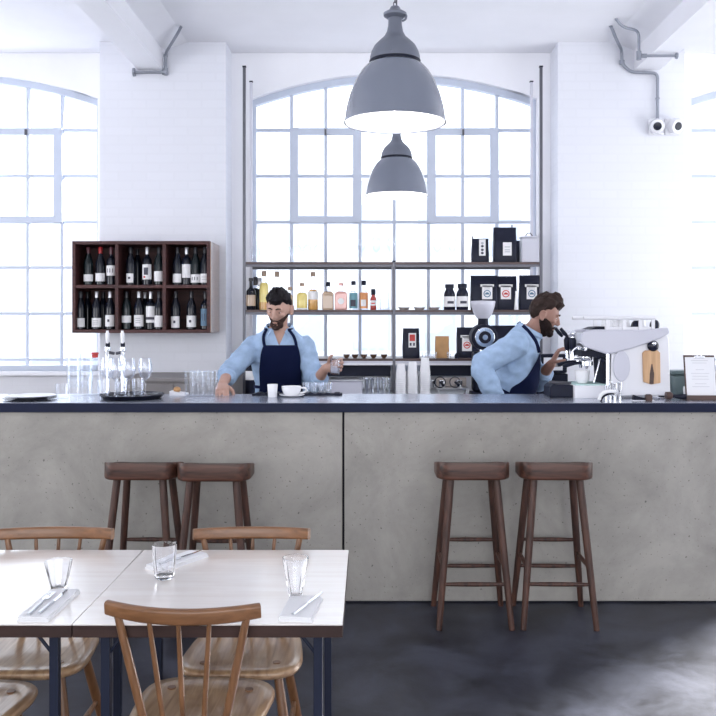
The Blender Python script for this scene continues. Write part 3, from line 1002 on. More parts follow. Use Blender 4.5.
# small metalware right of the cups
t = thing('utensil_rack', 'low wire rack with a pale steel plate right of the paper cups', 'rack', on_counter(452, 6.62))
G().box(-.12, .12, -.10, .12, .075, .083).build('upper_plate', 'steel', t, bevel=.002)
G().box(-.12, .12, .10, .12, .084, .15).build('back_plate', 'beige', t)
for sx in (-.11, .11):
    G().tube([(sx, -.08, 0), (sx, -.08, .075)], .006, 8).build('foot', 'steel', t)
    G().tube([(sx, .10, 0), (sx, .10, .075)], .006, 8).build('foot', 'steel', t)
for k, (px, lab) in enumerate(((440, 'black filter handle with a ring lying left on the wire rack'), (455, 'black filter handle with a ring lying right on the wire rack'))):
    t = thing('filter_holder', lab, 'coffee filter holder', (X(px, 6.56), 6.56, BC + .083), 0, 'filter holders on the rack')
    pts = [(.042 * math.cos(2 * PI * j / 20), 0, .044 + .042 * math.sin(2 * PI * j / 20)) for j in range(20)]
    g = G()
    rings = []
    for j in range(21):
        a = 2 * PI * j / 20
        c = Vector((.040 * math.cos(a), 0, .044 + .040 * math.sin(a)))
        rad = Vector((math.cos(a), 0, math.sin(a)))
        rings.append([c + rad * .0045 * math.cos(2 * PI * q / 8) + Vector((0, 1, 0)) * .012 * math.sin(2 * PI * q / 8) for q in range(8)])
    g.loft(rings, close=False)
    g.build('ring', 'black' if k == 0 else 'iron', t)
    G().tube([(.0, -.012, .044), (.01, -.06, .040), (.012, -.12, .032)], [.008, .011, .010], 10).build('handle', 'black', t)
for k, (px, lab) in enumerate(((433, 'small steel cup furthest left on the low dark box'), (442, 'small steel cup second from left on the low dark box'), (459, 'small steel cup by the coffee grinder'))):
    Y = 6.53
    tag(G().lathe([(0, 0), (.022, 0), (.028, .05), (.026, .05), (.020, .004), (0, .004)], 18).build('steel_cup', 'chrome', loc=(X(px, Y + .12), Y + .12, BC + .084)), lab, 'cup', 'small steel cups on the rack')

# ------------------------------------------------------------------ bottles
def wine_bottle(label, loc, kind=0, glass='wine', cap='black_foil', lab=('label', .035, .10, 70), mark=None, s=1.0, group='wine bottles in the wall rack'):
    t = thing('wine_bottle', label, 'wine bottle', loc, 0, group)
    r = .0375
    if kind == 0:   # sloping shoulders
        prof = [(0, .004), (r * .8, 0), (r, .006), (r, .165), (r * .93, .190), (r * .70, .218), (r * .48, .240), (.0148, .258), (.0138, .290), (.0155, .291), (.0155, .298), (0, .299)]
    else:           # square shoulders
        prof = [(0, .004), (r * .8, 0), (r * .97, .006), (r * .97, .185), (r * .92, .203), (r * .70, .217), (r * .45, .226), (.0142, .236), (.0138, .290), (.0155, .291), (.0155, .298), (0, .299)]
    prof = [(a, b * s) for a, b in prof]
    G().lathe(prof, 26).build('glass_body', glass, t)
    rr = (r if kind == 0 else r * .97) + .0004
    cz = .245 * s
    G().lathe([(0, cz), (.0165 if kind == 0 else .0150, cz), (.0150, cz + .02), (.0160, .300 * s), (.0150, .302 * s), (0, .302 * s)], 18).build('capsule', cap, t)
    if lab:
        m, z0, z1, ang = lab
        lp = label_patch('label', m, t, rr, z0 * s, z1 * s, -ang, ang)
        if mark == 'band':
            label_patch('print', 'ink', lp, rr + .0008, z0 + (z1 - z0) * .18, z0 + (z1 - z0) * .34, -ang, ang)
        elif mark == 'dot':
            label_patch('print', 'ink', lp, rr + .0008, z0 + (z1 - z0) * .40, z0 + (z1 - z0) * .62, -18, 8, 5)
        elif mark == 'block':
            label_patch('print', 'ink', lp, rr + .0008, z0 + (z1 - z0) * .30, z0 + (z1 - z0) * .78, -30, 24, 6)
            label_patch('print', 'red', lp, rr + .0008, z0 + (z1 - z0) * .10, z0 + (z1 - z0) * .22, -34, -8, 4)
        elif mark == 'lines':
            for q in (.3, .5, .68):
                label_patch('print', 'faint_ink', lp, rr + .0008, z0 + (z1 - z0) * q, z0 + (z1 - z0) * (q + .06), -30, 30, 6)
        elif mark == 'ring':
            for q in (-35, -5, 25):
                label_patch('print', 'ink', lp, rr + .0008, z0 + (z1 - z0) * .30, z0 + (z1 - z0) * .70, q, q + 9, 3)
    return t

RF, RB = 6.80, 7.195
rx0, rx1 = X(72, RF), X(210, RF)
rz0, rz1 = Z(333, RF), Z(241, RF)
rw, rh = rx1 - rx0, rz1 - rz0
t = thing('wine_rack', 'reddish dark wooden wall rack of six cubbies holding wine bottles', 'wine rack', ((rx0 + rx1) / 2, RB, rz0))
TK = .026
D = RB - RF
hw_ = rw / 2
vx = [-hw_, X(116.5, RF) - (rx0 + rx1) / 2, X(164, RF) - (rx0 + rx1) / 2, hw_]
G().box(-hw_, hw_, -D, 0, rh - TK, rh).build('top_board', 'rack', t, bevel=.002)
G().box(-hw_, hw_, -D, 0, 0, TK).build('bottom_board', 'rack', t, bevel=.002)
for sx in (-1, 1):
    x = sx * (hw_ - TK / 2)
    G().box(x - TK / 2, x + TK / 2, -D, 0, TK, rh - TK).build('side_board', 'rack' if sx < 0 else 'rack', t, bevel=.002)
G().box(hw_, hw_ + .006, -D + .012, 0, 0.004, rh - .004).build('side_panel', 'rack_side', t)  # thin skin added to carry the painted reflection
for i in (1, 2):
    G().box(vx[i] - TK / 2, vx[i] + TK / 2, -D + .004, 0, TK, rh - TK).build('divider', 'rack', t, bevel=.002)
mz = Z(286.5, RF) - rz0
for i in range(3):
    a = vx[i] + (TK if i == 0 else TK / 2)
    b = vx[i + 1] - (TK if i == 2 else TK / 2)
    G().box(a, b, -D + .003, -.012, mz - TK / 2, mz + TK / 2).build('shelf_board', 'rack', t, bevel=.002)
G().box(-hw_ + TK, hw_ - TK, -.012, -.002, TK, rh - TK).build('back_board', 'rack', t)
zu, zl = rz0 + mz + TK / 2, rz0 + TK
W_ = 'label'
up, lo = 'upper', 'lower'
def cub(name, row, col): return '%s in the %s %s cubby of the wine rack' % (name, row, col)
spec = [
    # px, row, rear, kind, glass, cap, label, mark, words
    (84, 0, 1, 0, 'wine_green', 'plum_foil', None, None, cub('dark bottle half hidden at the back', up, 'left')),
    (88.5, 0, 0, 0, 'wine_green', 'plum_foil', (W_, .030, .085, 80), None, cub('leftmost bottle, low white label,', up, 'left')),
    (100.5, 0, 0, 0, 'wine', 'red_foil', (W_, .030, .095, 80), None, cub('bottle with a bright red capsule', up, 'left')),
    (111.3, 0, 0, 1, 'wine', 'plum_foil', (W_, .075, .155, 75), 'ring', cub('rightmost bottle, high label,', up, 'left')),
    (130.8, 0, 0, 0, 'wine', 'black_foil', (W_, .020, .092, 45), 'dot', cub('leftmost bottle, narrow label,', up, 'middle')),
    (137.5, 0, 1, 0, 'wine', 'black_foil', None, None, cub('unlabelled bottle standing back', up, 'middle')),
    (147.2, 0, 0, 1, 'wine', 'silver_foil', (W_, .045, .165, 75), 'block', cub('bottle with a tall printed white label', up, 'middle')),
    (159.0, 0, 0, 0, 'wine_green', 'black_foil', (W_, .030, .110, 65), None, cub('rightmost bottle', up, 'middle')),
    (177.5, 0, 0, 0, 'wine', 'black_foil', (W_, .020, .090, 60), None, cub('leftmost bottle', up, 'right')),
    (186.6, 0, 0, 1, 'wine', 'silver_foil', (W_, .058, .165, 65), None, cub('bottle with a tall plain white label', up, 'right')),
    (195.6, 0, 0, 0, 'wine_green', 'black_foil', (W_, .020, .085, 75), 'ring', cub('bottle with dark patterned label', up, 'right')),
    (205.0, 0, 0, 0, 'wine', 'black_foil', (W_, .020, .090, 70), 'lines', cub('rightmost bottle', up, 'right')),
    (80.5, 1, 0, 0, 'wine', 'black_foil', (W_, .020, .090, 75), None, cub('leftmost bottle', lo, 'left')),
    (87.5, 1, 1, 0, 'wine', 'black_foil', None, None, cub('unlabelled bottle standing back', lo, 'left')),
    (96.8, 1, 0, 0, 'wine', 'silver_foil', (W_, .020, .092, 75), 'lines', cub('middle front bottle', lo, 'left')),
    (103.3, 1, 1, 0, 'wine', 'black_foil', None, None, cub('dark bottle behind the middle one', lo, 'left')),
    (110.2, 1, 0, 0, 'wine', 'silver_foil', (W_, .025, .115, 70), 'dot', cub('rightmost bottle, dotted label,', lo, 'left')),
    (126.6, 1, 0, 0, 'wine_green', 'black_foil', (W_, .055, .110, 80), None, cub('leftmost bottle, greenish,', lo, 'middle')),
    (139.0, 1, 0, 0, 'wine', 'silver_foil', (W_, .025, .115, 78), 'lines', cub('second bottle from left', lo, 'middle')),
    (145.0, 1, 1, 0, 'wine', 'silver_foil', None, None, cub('unlabelled bottle standing back', lo, 'middle')),
    (150.8, 1, 0, 1, 'wine', 'silver_foil', (W_, .055, .185, 70), 'band', cub('bottle with dark banded label', lo, 'middle')),
    (159.2, 1, 0, 0, 'wine', 'black_foil', (W_, .020, .110, 60), None, cub('rightmost bottle', lo, 'middle')),
    (175.8, 1, 0, 0, 'wine', 'black_foil', (W_, .015, .105, 60), 'dot', cub('leftmost bottle', lo, 'right')),
    (191.5, 1, 0, 0, 'wine', 'black_foil', (W_, .020, .110, 85), 'dot', cub('bottle with a wide white label', lo, 'right')),
    (205.3, 1, 0, 1, 'wine', 'black_foil', ('blue_ink', .030, .165, 60), 'ring', cub('rightmost bottle, slate blue label,', lo, 'right')),
]
for px, row, rear, kind, gl, cp, lb, mk_, words in spec:
    Y = 6.885 if not rear else 7.06
    px_fix = px
    z = (zu if row == 0 else zl)
    wine_bottle(words, (X(px_fix, Y), Y, z), kind, gl, cp, lb, mk_)

# spirits on the middle shelf
def spirit(label, px, w, top, body_h, liq, cap, capm, lab=None, square=False, Y=6.97, neck=.013, mark=None):
    """w body width px, top = py of cap top"""
    s = F / Y
    h = (Z(top, Y) - SH['mid'])
    r = w / s / 2
    t = thing('spirit_bottle', label, 'bottle', (X(px, Y), Y, SH['mid']), 0, 'spirit bottles on the middle shelf')
    bh = body_h * h
    def ring(k, z):
        if square:
            return [(x, y * .75, z) for x, y in rrect(2 * r * k, 2 * r * k, r * k * .35, 4)]
        return [(r * k * math.cos(2 * PI * j / 24), r * k * math.sin(2 * PI * j / 24), z) for j in range(24)]
    def nring(rr, z):
        n = 24
        return [(rr * math.cos(2 * PI * j / n + (PI / 4 * 0)), rr * math.sin(2 * PI * j / n), z) for j in range(n)]
    R0 = [ring(.92, 0), ring(1, .008), ring(1, bh * .92), ring(.9, bh * .98), ring(.62, bh * 1.06)]
    clear = liq is None
    G().loft(R0).build('bottle_body', liq or 'glass', t)
    G().lathe([(0, bh * 1.0), (r * .62, bh * 1.04), (neck * 1.1, bh * 1.14), (neck, bh * 1.2), (neck, h * .90), (0, h * .90)], 18).build('neck', liq if liq in ('wine', 'red_liq') else 'glass', t)
    ch_ = h - h * cap
    G().lathe([(0, h * cap), (neck * 1.35, h * cap), (neck * 1.45, h * cap + .004), (neck * 1.4, h - .004), (neck * 1.2, h), (0, h)], 18).build('stopper', capm, t)
    if lab:
        m, a, b = lab
        if square:
            l = G().box(-r * .80, r * .80, -r * .75 - .0016, -r * .75 - .0004, a * bh, b * bh).build('label', m, t)
            if mark:
                G().prism([(r * .5 * math.cos(2 * PI * j / 20), (a + b) / 2 * bh + r * .5 * math.sin(2 * PI * j / 20)) for j in range(20)], -r * .75 - .0024, -r * .75 - .0017).build('print', mark, l)
        else:
            l = label_patch('label', m, t, r + .0005, a * bh, b * bh, -75, 75)
            if mark:
                label_patch('print', mark, l, r + .0013, (a + .12) * bh, (a + (b - a) * .55) * bh, -40, 30, 8)
    return t
spirit('very dark bottle with an oval gold label beside the left shelf post', 251, 9.5, 278, .62, 'wine', .90, 'black_foil', ('tan', .2, .75))
for k, (px, lab) in enumerate(((255.5, 'slim dark bottle just behind the gold labelled one'), (259.5, 'slim dark bottle with a striped neck left of the tan stoppers'))):
    spirit(lab, px, 7, 277 + k, .62, 'wine_green', .75, 'silver_foil' if k else 'black_foil', None, Y=7.10)
spirit('bottle of yellow spirit with a tan stopper left of the barista head', 264, 9, 271, .66, 'yellow', .86, 'cork', ('amber', 0.02, .3))
spirit('bottle with a tan stopper half hidden by the barista hair', 277, 9, 271.5, .50, 'tan', .86, 'cork', ('label', .2, .7))
spirit('small brown bottle right behind the barista head', 290, 6, 287, .62, 'tan', .86, 'cork')
spirit('bottle of pale yellow spirit with a white label foot', 302, 10.5, 283, .60, 'yellow', .88, 'cork', ('label', .0, .12), Y=6.95)
spirit('tall bottle half filled with amber spirit, tan stopper on top', 313, 10, 272, .50, 'amber', .88, 'cork', ('label', .55, .98))
spirit('broad tan bottle with a round black stopper', 328, 11.5, 282, .62, 'tan', .84, 'black', ('tan', .1, .8), True)
spirit('broad pink bottle with a ring on its label', 341, 12.5, 283, .64, 'pink', .90, 'pink', ('pink', .1, .9), True, mark='label')
spirit('bottle with a dark patterned teal label and black stopper', 353.5, 8.5, 281, .62, None, .86, 'black', ('teal', .08, .95), mark='ink')
spirit('bottle with an orange and white label and black stopper', 363.8, 8.5, 280.5, .62, None, .84, 'black', ('orange', .08, .95), mark='label')
spirit('small red bottle with a black stopper beside the middle post', 373.3, 6, 289, .60, 'red_liq', .72, 'black', ('label', .35, .75), mark='red')
t = thing('water_jug', 'faint clear jug left of the middle shelf post', 'jug', (X(384.5, 6.97), 6.97, SH['mid']))
G().lathe([(0, 0), (.040, 0), (.042, .01), (.038, .10), (.040, .14), (.038, .14), (.036, .10), (.039, .012), (0, .006)], 24).build('jug_body', 'glass', t)
for k, (px, wd) in enumerate(((404, 'leftmost'), (419.5, 'middle'), (434, 'rightmost'))):
    t = thing('white_dish', '%s of three flat white dishes right of the middle post' % wd, 'dish', (X(px, 6.97), 6.97, SH['mid']), 0, 'white dishes on the middle shelf')
    G().lathe([(0, 0), (.032, 0), (.050, .024), (.048, .024), (.031, .004), (0, .004)], 26).build('dish', 'white', t)
    G().lathe([(0, .004), (.036, .004), (.046, .020), (0, .020)], 26).build('filling', 'brown_dish', t)

def jar(label, px, Y, z, w, h):
    r = w * Y / F / 2
    t = thing('dark_jar', label, 'jar', (X(px, Y), Y, z), 0, 'dark jars on the middle shelf')
    G().lathe([(0, 0), (r * .95, 0), (r, .006), (r, h * .62), (r * .85, h * .72), (r * .66, h * .78), (r * .66, h * .84), (0, h * .84)], 26).build('jar_body', 'black_gloss', t)
    G().lathe([(0, h * .84), (r * .78, h * .84), (r * .78, h), (0, h)], 26).build('lid', 'black', t)
    l = label_patch('label', 'label', t, r + .0005, h * .12, h * .52, -80, 80)
    label_patch('print', 'ink', l, r + .0012, h * .24, h * .34, -25, 40, 8)
jar('dark jar with a white label, left one of two', 449.5, 6.95, SH['mid'], 11.5, .205)
jar('dark jar with a white label, right one of two beside the black bags', 462.3, 6.95, SH['mid'], 12, .208)

# coffee bags
def coffee_bag(label, px, Y, z, w, h, d=.09, m='bag', lab=None, emblem=None, clip=None, tilt=0, cat='coffee bag', fold=.0, group='black coffee bags'):
    s = F / Y
    W = w / s
    t = thing('coffee_bag', label, cat, (X(px, Y), Y, z), tilt, group)
    rings = []
    for k, (zz, ww, dd) in enumerate(((0, .97, .96), (.012, 1.0, 1.0), (.35 * h, 1.0, 1.0), (.62 * h, .99, .80), (.82 * h, .985, .42), (.90 * h, .98, .16), (h, .985, .10))):
        rings.append([(x + .004 * noise.noise(Vector((x * 20, zz * 14, px))), y + .004 * noise.noise(Vector((x * 18, zz * 16, px + 9))), zz) for x, y in rrect(W * ww, d * dd, min(W * ww, d * dd) * .22, 4)])
    b = G().loft(rings).build('bag_body', m, t, smooth=50)
    if lab:
        cx, w2, z0, z1 = lab
        # label follows the front of the bag
        yf = -d / 2 - .0055
        l = G().box(cx - w2 / 2, cx + w2 / 2, yf - .0012, yf, z0, z1).build('label', 'label', t, bevel=.0005)
        if emblem in ('red', 'blue_ink'):
            G().box(cx - w2 * .66, cx + w2 * .66, yf - .0012, yf, z1 - .012, z1 + .008).build('label_tab', 'label', l)
            rr = w2 * .36
            zc = z0 + (z1 - z0) * .40
            ring = G()
            N = 28
            for rad0, rad1 in ((rr, rr * .74),):
                L0 = []
                for j in range(N):
                    a = 2 * PI * j / N
                    L0.append([(cx + q * math.cos(a), y_, zc + q * math.sin(a)) for q, y_ in ((rad0, yf - .0012), (rad0, yf - .0022), (rad1, yf - .0022), (rad1, yf - .0012))])
                L0.append(L0[0])
                ring.loft(L0, close=False)
            ring.build('emblem_ring', emblem, l)
            G().prism([(cx + rr * .62 * math.cos(PI * j / 12), zc - rr * .25 + rr * .62 * math.sin(PI * j / 12)) for j in range(13)], yf - .0022, yf - .0012).build('emblem_arch', emblem, l)
            for q in (.72, .82):
                G().box(cx - w2 * .3, cx + w2 * .3, yf - .0018, yf - .0012, z0 + (z1 - z0) * q, z0 + (z1 - z0) * (q + .035)).build('small_print', 'faint_ink', l)
        elif emblem == 'stack':
            for q, mm in ((.16, 'ink'), (.36, 'ink'), (.58, 'ink'), (.76, 'faint_ink')):
                G().prism([(cx + w2 * .22 * math.cos(2 * PI * j / 12), z0 + (z1 - z0) * q + w2 * .2 * math.sin(2 * PI * j / 12)) for j in range(12)], yf - .002, yf - .0012).build('print', mm, l)
        elif emblem == 'pink':
            G().box(cx - w2 * .36, cx + w2 * .36, yf - .002, yf - .0012, z0 + (z1 - z0) * .45, z0 + (z1 - z0) * .9).build('print', 'red', l)
            for q in (-.22, .22):
                G().box(cx + w2 * (q - .12), cx + w2 * (q + .12), yf - .002, yf - .0012, z0 + (z1 - z0) * .12, z0 + (z1 - z0) * .32).build('print', 'ink', l)
        elif emblem == 'lines':
            for q in (.25, .4, .62):
                G().box(cx - w2 * .3, cx + w2 * .3, yf - .002, yf - .0012, z0 + (z1 - z0) * q, z0 + (z1 - z0) * (q + .06)).build('print', 'faint_ink', l)
    if clip:
        G().tube([(clip, 0, h - .012), (clip, 0, h + .02)], .006, 8).build('peg', 'iron', t)
    return t
coffee_bag('black bag with a tall narrow label, left on the top shelf', 480, 6.97, SH['top'], 17, .195, .09, lab=(.012, .052, .055, .185), emblem='stack', clip=-.06)
coffee_bag('large black bag with a small square label on the top shelf', 504.5, 6.97, SH['top'], 23, .285, .12, lab=(.012, .070, .055, .16), emblem='lines', clip=.06)
coffee_bag('slim black bag squeezed between the large bag and the white tin', 518.5, 7.10, SH['top'], 8, .19, .08)
t = thing('white_tin', 'pale tin box with a wire handle at the right end of the top shelf', 'tin', (X(529, 6.97), 6.97, SH['top']))
G().box(-.068, .068, -.05, .05, 0, .195).build('box', 'lavender', t, bevel=.006)
G().box(-.070, .070, -.052, .052, .196, .212).build('lid', 'lavender', t, bevel=.004)
G().tube(smooth_path([(-.03, 0, .212), (-.015, 0, .235), (0, 0, .240), (.015, 0, .235), (.03, 0, .212)], 4), .004, 8).build('handle', 'iron', t)
coffee_bag('black bag with a slate blue round emblem, leftmost on the middle shelf', 484, 6.97, SH['mid'], 27, .276, .10, lab=(.018, .082, .085, .195), emblem='blue_ink')
coffee_bag('black bag with a red round emblem in the middle of its white label', 506, 6.99, SH['mid'], 21, .272, .10, lab=(-.01, .082, .085, .195), emblem='red')
coffee_bag('black bag with a grey blue emblem behind the stooping barista head', 530.5, 6.97, SH['mid'], 23, .278, .10, lab=(0.0, .082, .085, .195), emblem='blue_ink')
t = thing('white_cone', 'narrow white bottle standing between two black coffee bags', 'bottle', (X(516.3, 6.93), 6.93, SH['mid']))
G().lathe([(0, 0), (.017, 0), (.0175, .01), (.010, .10), (.008, .13), (0, .13)], 18).build('bottle_body', 'white', t)
G().lathe([(0, .13), (.009, .13), (.009, .15), (0, .152)], 16).build('cap', 'white', t)
coffee_bag('black bag with a pink printed label on the low shelf', 411, 6.97, SH['low'], 17, .238, .09, lab=(.008, .060, .085, .20), emblem='pink', clip=-.0)
coffee_bag('brown kraft paper bag on the low shelf', 442, 6.97, SH['low'], 14, .175, .08, m='kraft', cat='paper bag', group='bags on the low shelf')
coffee_bag('black bag with a red emblem standing behind the coffee grinder', 468, 7.0, SH['low'], 23, .245, .09, lab=(-.014, .078, .055, .175), emblem='red')
coffee_bag('plain black bag on the low shelf behind the stooping barista back', 503, 7.0, SH['low'], 24, .26, .09)

# little brown bowls and glasses along the low shelf
bowl0 = None
for k, px in enumerate((346.5, 355, 364, 373.5, 384)):
    wd = ['brown bowl nearest the raised hand on the low shelf', 'second brown bowl from the left on the low shelf', 'middle one of five brown bowls on the low shelf', 'fourth brown bowl from the left on the low shelf', 'brown bowl nearest the middle shelf post'][k]
    t = thing('small_bowl', wd, 'bowl', (X(px, 6.93), 6.93, SH['low']), 0, 'brown bowls on the low shelf')
    G().lathe([(0, 0), (.012, 0), (.022, .012), (.029, .030), (.027, .030), (.020, .013), (0, .004)], 22).build('bowl', 'brown_dish', t)
    G().lathe([(0, .012), (.021, .016), (.0265, .028), (0, .028)], 22).build('filling', 'brown_dish', t)
for k, (px, wd) in enumerate(((424, 'first'), (429.5, 'second'), (434.5, 'third'), (449, 'fourth'))):
    lab = ['tiny clear glass right of the pink labelled bag', 'tiny clear glass second from the pink labelled bag', 'tiny clear glass close to the kraft bag, left side', 'tiny clear glass right of the kraft bag'][k]
    tag(G().lathe([(0, 0), (.014, 0), (.019, .05), (.0175, .05), (.0125, .004), (0, .004)], 16).build('shot_glass', 'glass', loc=(X(px, 6.89), 6.89, SH['low'])), lab, 'glass', 'tiny glasses on the low shelf')
t = thing('pepper_pot', 'small black pot right of the kraft bag on the low shelf', 'pot', (X(456.8, 6.90), 6.90, SH['low']))
G().lathe([(0, 0), (.018, 0), (.019, .03), (0, .03)], 18).build('pot_body', 'black', t)
G().lathe([(0, .03), (.015, .03), (.008, .042), (0, .043)], 18).build('lid', 'black', t)

# glasses on the top shelf, standing upside down
def stemware(g, s=1.0, flip=False, bowl=.036, h=.215):
    p = [(0, 0), (.034, 0), (.034, .002), (.006, .006), (.0038, .014), (.0036, .085), (.008, .094), (bowl * .72, .112), (bowl, .145), (bowl * .96, .18), (bowl * .78, h), (bowl * .78 - .0012, h), (bowl * .96 - .0013, .18), (bowl - .0014, .146), (bowl * .70, .1135), (.006, .097), (0, .095)]
    p = [(r * s, z * s) for r, z in p]
    if flip: p = [(r, h * s - z) for r, z in p]
    return g.lathe(p, 22)
g0 = None
ords = ['first', 'second', 'third', 'fourth', 'fifth', 'sixth', 'seventh', 'eighth']
for k in range(7):
    px = 255.5 + 10.4 * k
    lab = 'faint upturned wine glass, %s from the left shelf post' % ords[k]
    if g0 is None:
        g0 = stemware(G(), 1.28, True).build('upturned_wine_glass', 'faint_glass', loc=(X(px, 7.0), 7.0, SH['top']))
        tag(g0, lab, 'wine glass', 'upturned glasses on the top shelf')
    else:
        c = g0.copy(); C.objects.link(c); c.location = (X(px, 7.0), 7.0, SH['top']); tag(c, lab, 'wine glass', 'upturned glasses on the top shelf')
g1 = None
for k in range(8):
    px = 346 + 15.2 * k
    lab = 'faint standing wine glass on the top shelf, %s left of the black bags' % ords[7 - k]
    if g1 is None:
        g1 = stemware(G(), .95, False, .040).build('wine_glass', 'faint_glass', loc=(X(px, 7.0), 7.0, SH['top']))
        tag(g1, lab, 'wine glass', 'standing glasses on the top shelf')
    else:
        c = g1.copy(); C.objects.link(c); c.location = (X(px, 7.0), 7.0, SH['top']); tag(c, lab, 'wine glass', 'standing glasses on the top shelf')

# ------------------------------------------------------------------ coffee grinder on the back counter
t = thing('coffee_grinder', 'black coffee grinder with a pale bean hopper and round dial', 'coffee grinder', (X(483, 6.6), 6.60, BC))
s = F / 6.6
def gz(py): return Z(py, 6.6) - BC
G().box(-.09, .09, -.11, .14, 0, .05).build('base', 'black', t, bevel=.01)
G().box(-.075, .075, -.02, .13, .05, gz(352)).build('body', 'black', t, bevel=.02, seg=3)
g = G()
g.tube([(0, -.10, gz(337)), (0, .10, gz(337))], .098, 32)
hd = g.build('grinding_head', 'black', t, bevel=.008)
G().tube([(0, -.112, gz(337)), (0, -.101, gz(337))], .074, 32).build('dial', 'chrome', hd, bevel=.003)
G().tube([(0, -.118, gz(337)), (0, -.1125, gz(337))], .046, 28).build('dial_face', 'black', hd)
G().tube([(0, -.128, gz(337)), (0, -.1185, gz(337))], .020, 20).build('dial_knob', 'chrome', hd)
G().lathe([(0, gz(327)), (.042, gz(327)), (.038, gz(319)), (.045, gz(317)), (0, gz(317))], 24).build('throat', 'black', t)
G().lathe([(0, gz(318.5)), (.046, gz(318.5)), (.072, gz(313)), (.090, gz(306)), (.094, gz(302)), (.090, gz(301)), (0, gz(300.5))], 32).build('hopper', 'lavender', t)
G().prism([(-.03, gz(352)), (.03, gz(352)), (.018, gz(366)), (-.018, gz(366))], -.10, -.03).build('spout', 'black', t)
G().tube([(0, -.02, gz(358)), (0, -.12, gz(358))], .008, 10).build('fork', 'chrome', t)

# dark till with a lit white screen behind the stooping barista
t = thing('till', 'dark till with a small pale screen beyond the stooping barista face', 'till', (X(553, 6.5), 6.50, BC))
t.scale = (1, 1, 1)
G().box(-.13, .10, -.06, .10, 0, .20).build('stand', 'black', t, bevel=.01)
G().box(-.12, .09, -.075, .02, .205, .345).build('housing', 'black', t, bevel=.01)
G().box(-.085, .055, -.079, -.0755, .225, .320).build('screen', 'white_metal', t)
G().box(-.02, .04, -.081, -.0795, .25, .295).build('screen_window', 'grey_unit', t)
# ------------------------------------------------------------------ on the bar
def on_bar(px, Y): return (X(px, Y), Y, BT)

# stack of dark plates
for k in range(3):
    r = .146 - .008 * k
    t = G().lathe([(0, 0), (r * .62, 0), (r * .68, .003), (r, .010), (r, .0125), (r * .97, .0125), (r * .66, .006), (0, .0055)], 44)
    tag(t.build('dinner_plate', 'black_gloss' if k < 2 else 'lavender', loc=(X(30 + k, 4.94), 4.94, BT + .0068 * k)),  # top plate is dark too; its pale colour imitates a white reflection
        ['lowest dark plate of the stack at the left end of the bar', 'middle dark plate of the stack at the left end of the bar', 'top dark plate with painted reflection in the stack at the left end of the bar'][k], 'plate', 'plates stacked on the bar')

# clear glassware left of the tray
def clear_tumbler(name, label, px, Y, h, r, group, z=0.0, m='faint_glass'):
    g = G().lathe([(0, 0), (r * .82, 0), (r * .86, .003), (r, h), (r - .002, h), (r * .80, .008), (0, .006)], 22)
    return tag(g.build(name, m, loc=(X(px, Y), Y, BT + z)), label, 'glass', group)
clear_tumbler('tumbler', 'low clear tumbler right of the plate stack', 62, 5.00, .085, .038, 'clear glassware at the left end')
for j, (px, Y, n) in enumerate(((73.5, 5.22, 5), (86.5, 5.22, 6))):
    for k in range(n):
        place = ['lowest', 'second', 'third', 'fourth', 'fifth', 'sixth'][k]
        clear_tumbler('tumbler', 'clear tumbler, %s from the bottom of the %s glass stack' % (place, ['left', 'right'][j]), px, Y, .105, .041, 'stacked clear tumblers', .047 * k)
t = thing('water_carafe', 'clear carafe with a red rimmed stopper between tumbler stacks and beer tap', 'carafe', on_bar(95, 5.22))
G().lathe([(0, 0), (.045, 0), (.048, .006), (.046, .10), (.030, .16), (.020, .20), (.022, .23), (.020, .23), (.018, .20), (.028, .158), (.044, .10), (.045, .008), (0, .006)], 24).build('carafe_body', 'faint_glass', t)
G().lathe([(0, .225), (.0175, .225), (.0175, .245), (.023, .247), (.021, .256), (0, .258)], 20).build('stopper', 'red', t)

# tray with wine glasses and tumblers
TRY = 5.02
t = thing('serving_tray', 'round black tray carrying wine glasses and tumblers', 'tray', on_bar(132, TRY))
G().lathe([(0, 0), (.155, 0), (.165, .004), (.185, .022), (.188, .024), (.185, .026), (.164, .010), (0, .008)], 52).build('tray', 'black_gloss', t)
wg = None
for k, (px, Y, lab) in enumerate(((107.5, 5.10, 'wine glass furthest left on the black tray'), (115, 5.02, 'second wine glass from the left on the black tray'), (128.8, 5.04, 'wine glass before the right beer tap on the tray'), (145.3, 5.05, 'wine glass furthest right on the black tray'))):
    loc = (X(px, Y), Y, BT + .0095)
    if wg is None:
        wg = tag(stemware(G(), 1.03, False, .039, .215).build('wine_glass', 'glass', loc=loc), lab, 'wine glass', 'wine glasses on the tray')
    else:
        c = wg.copy(); C.objects.link(c); c.location = loc; tag(c, lab, 'wine glass', 'wine glasses on the tray')
for px, Y, lab in ((103.5, 5.02, 'clear tumbler at the left rim of the black tray'), (121.5, 5.11, 'clear tumbler behind the middle of the black tray'), (138.0, 5.10, 'clear tumbler between the right two wine glasses on tray')):
    clear_tumbler('tumbler', lab, px, Y, .098, .036, 'tumblers on the tray', .0095, 'glass')

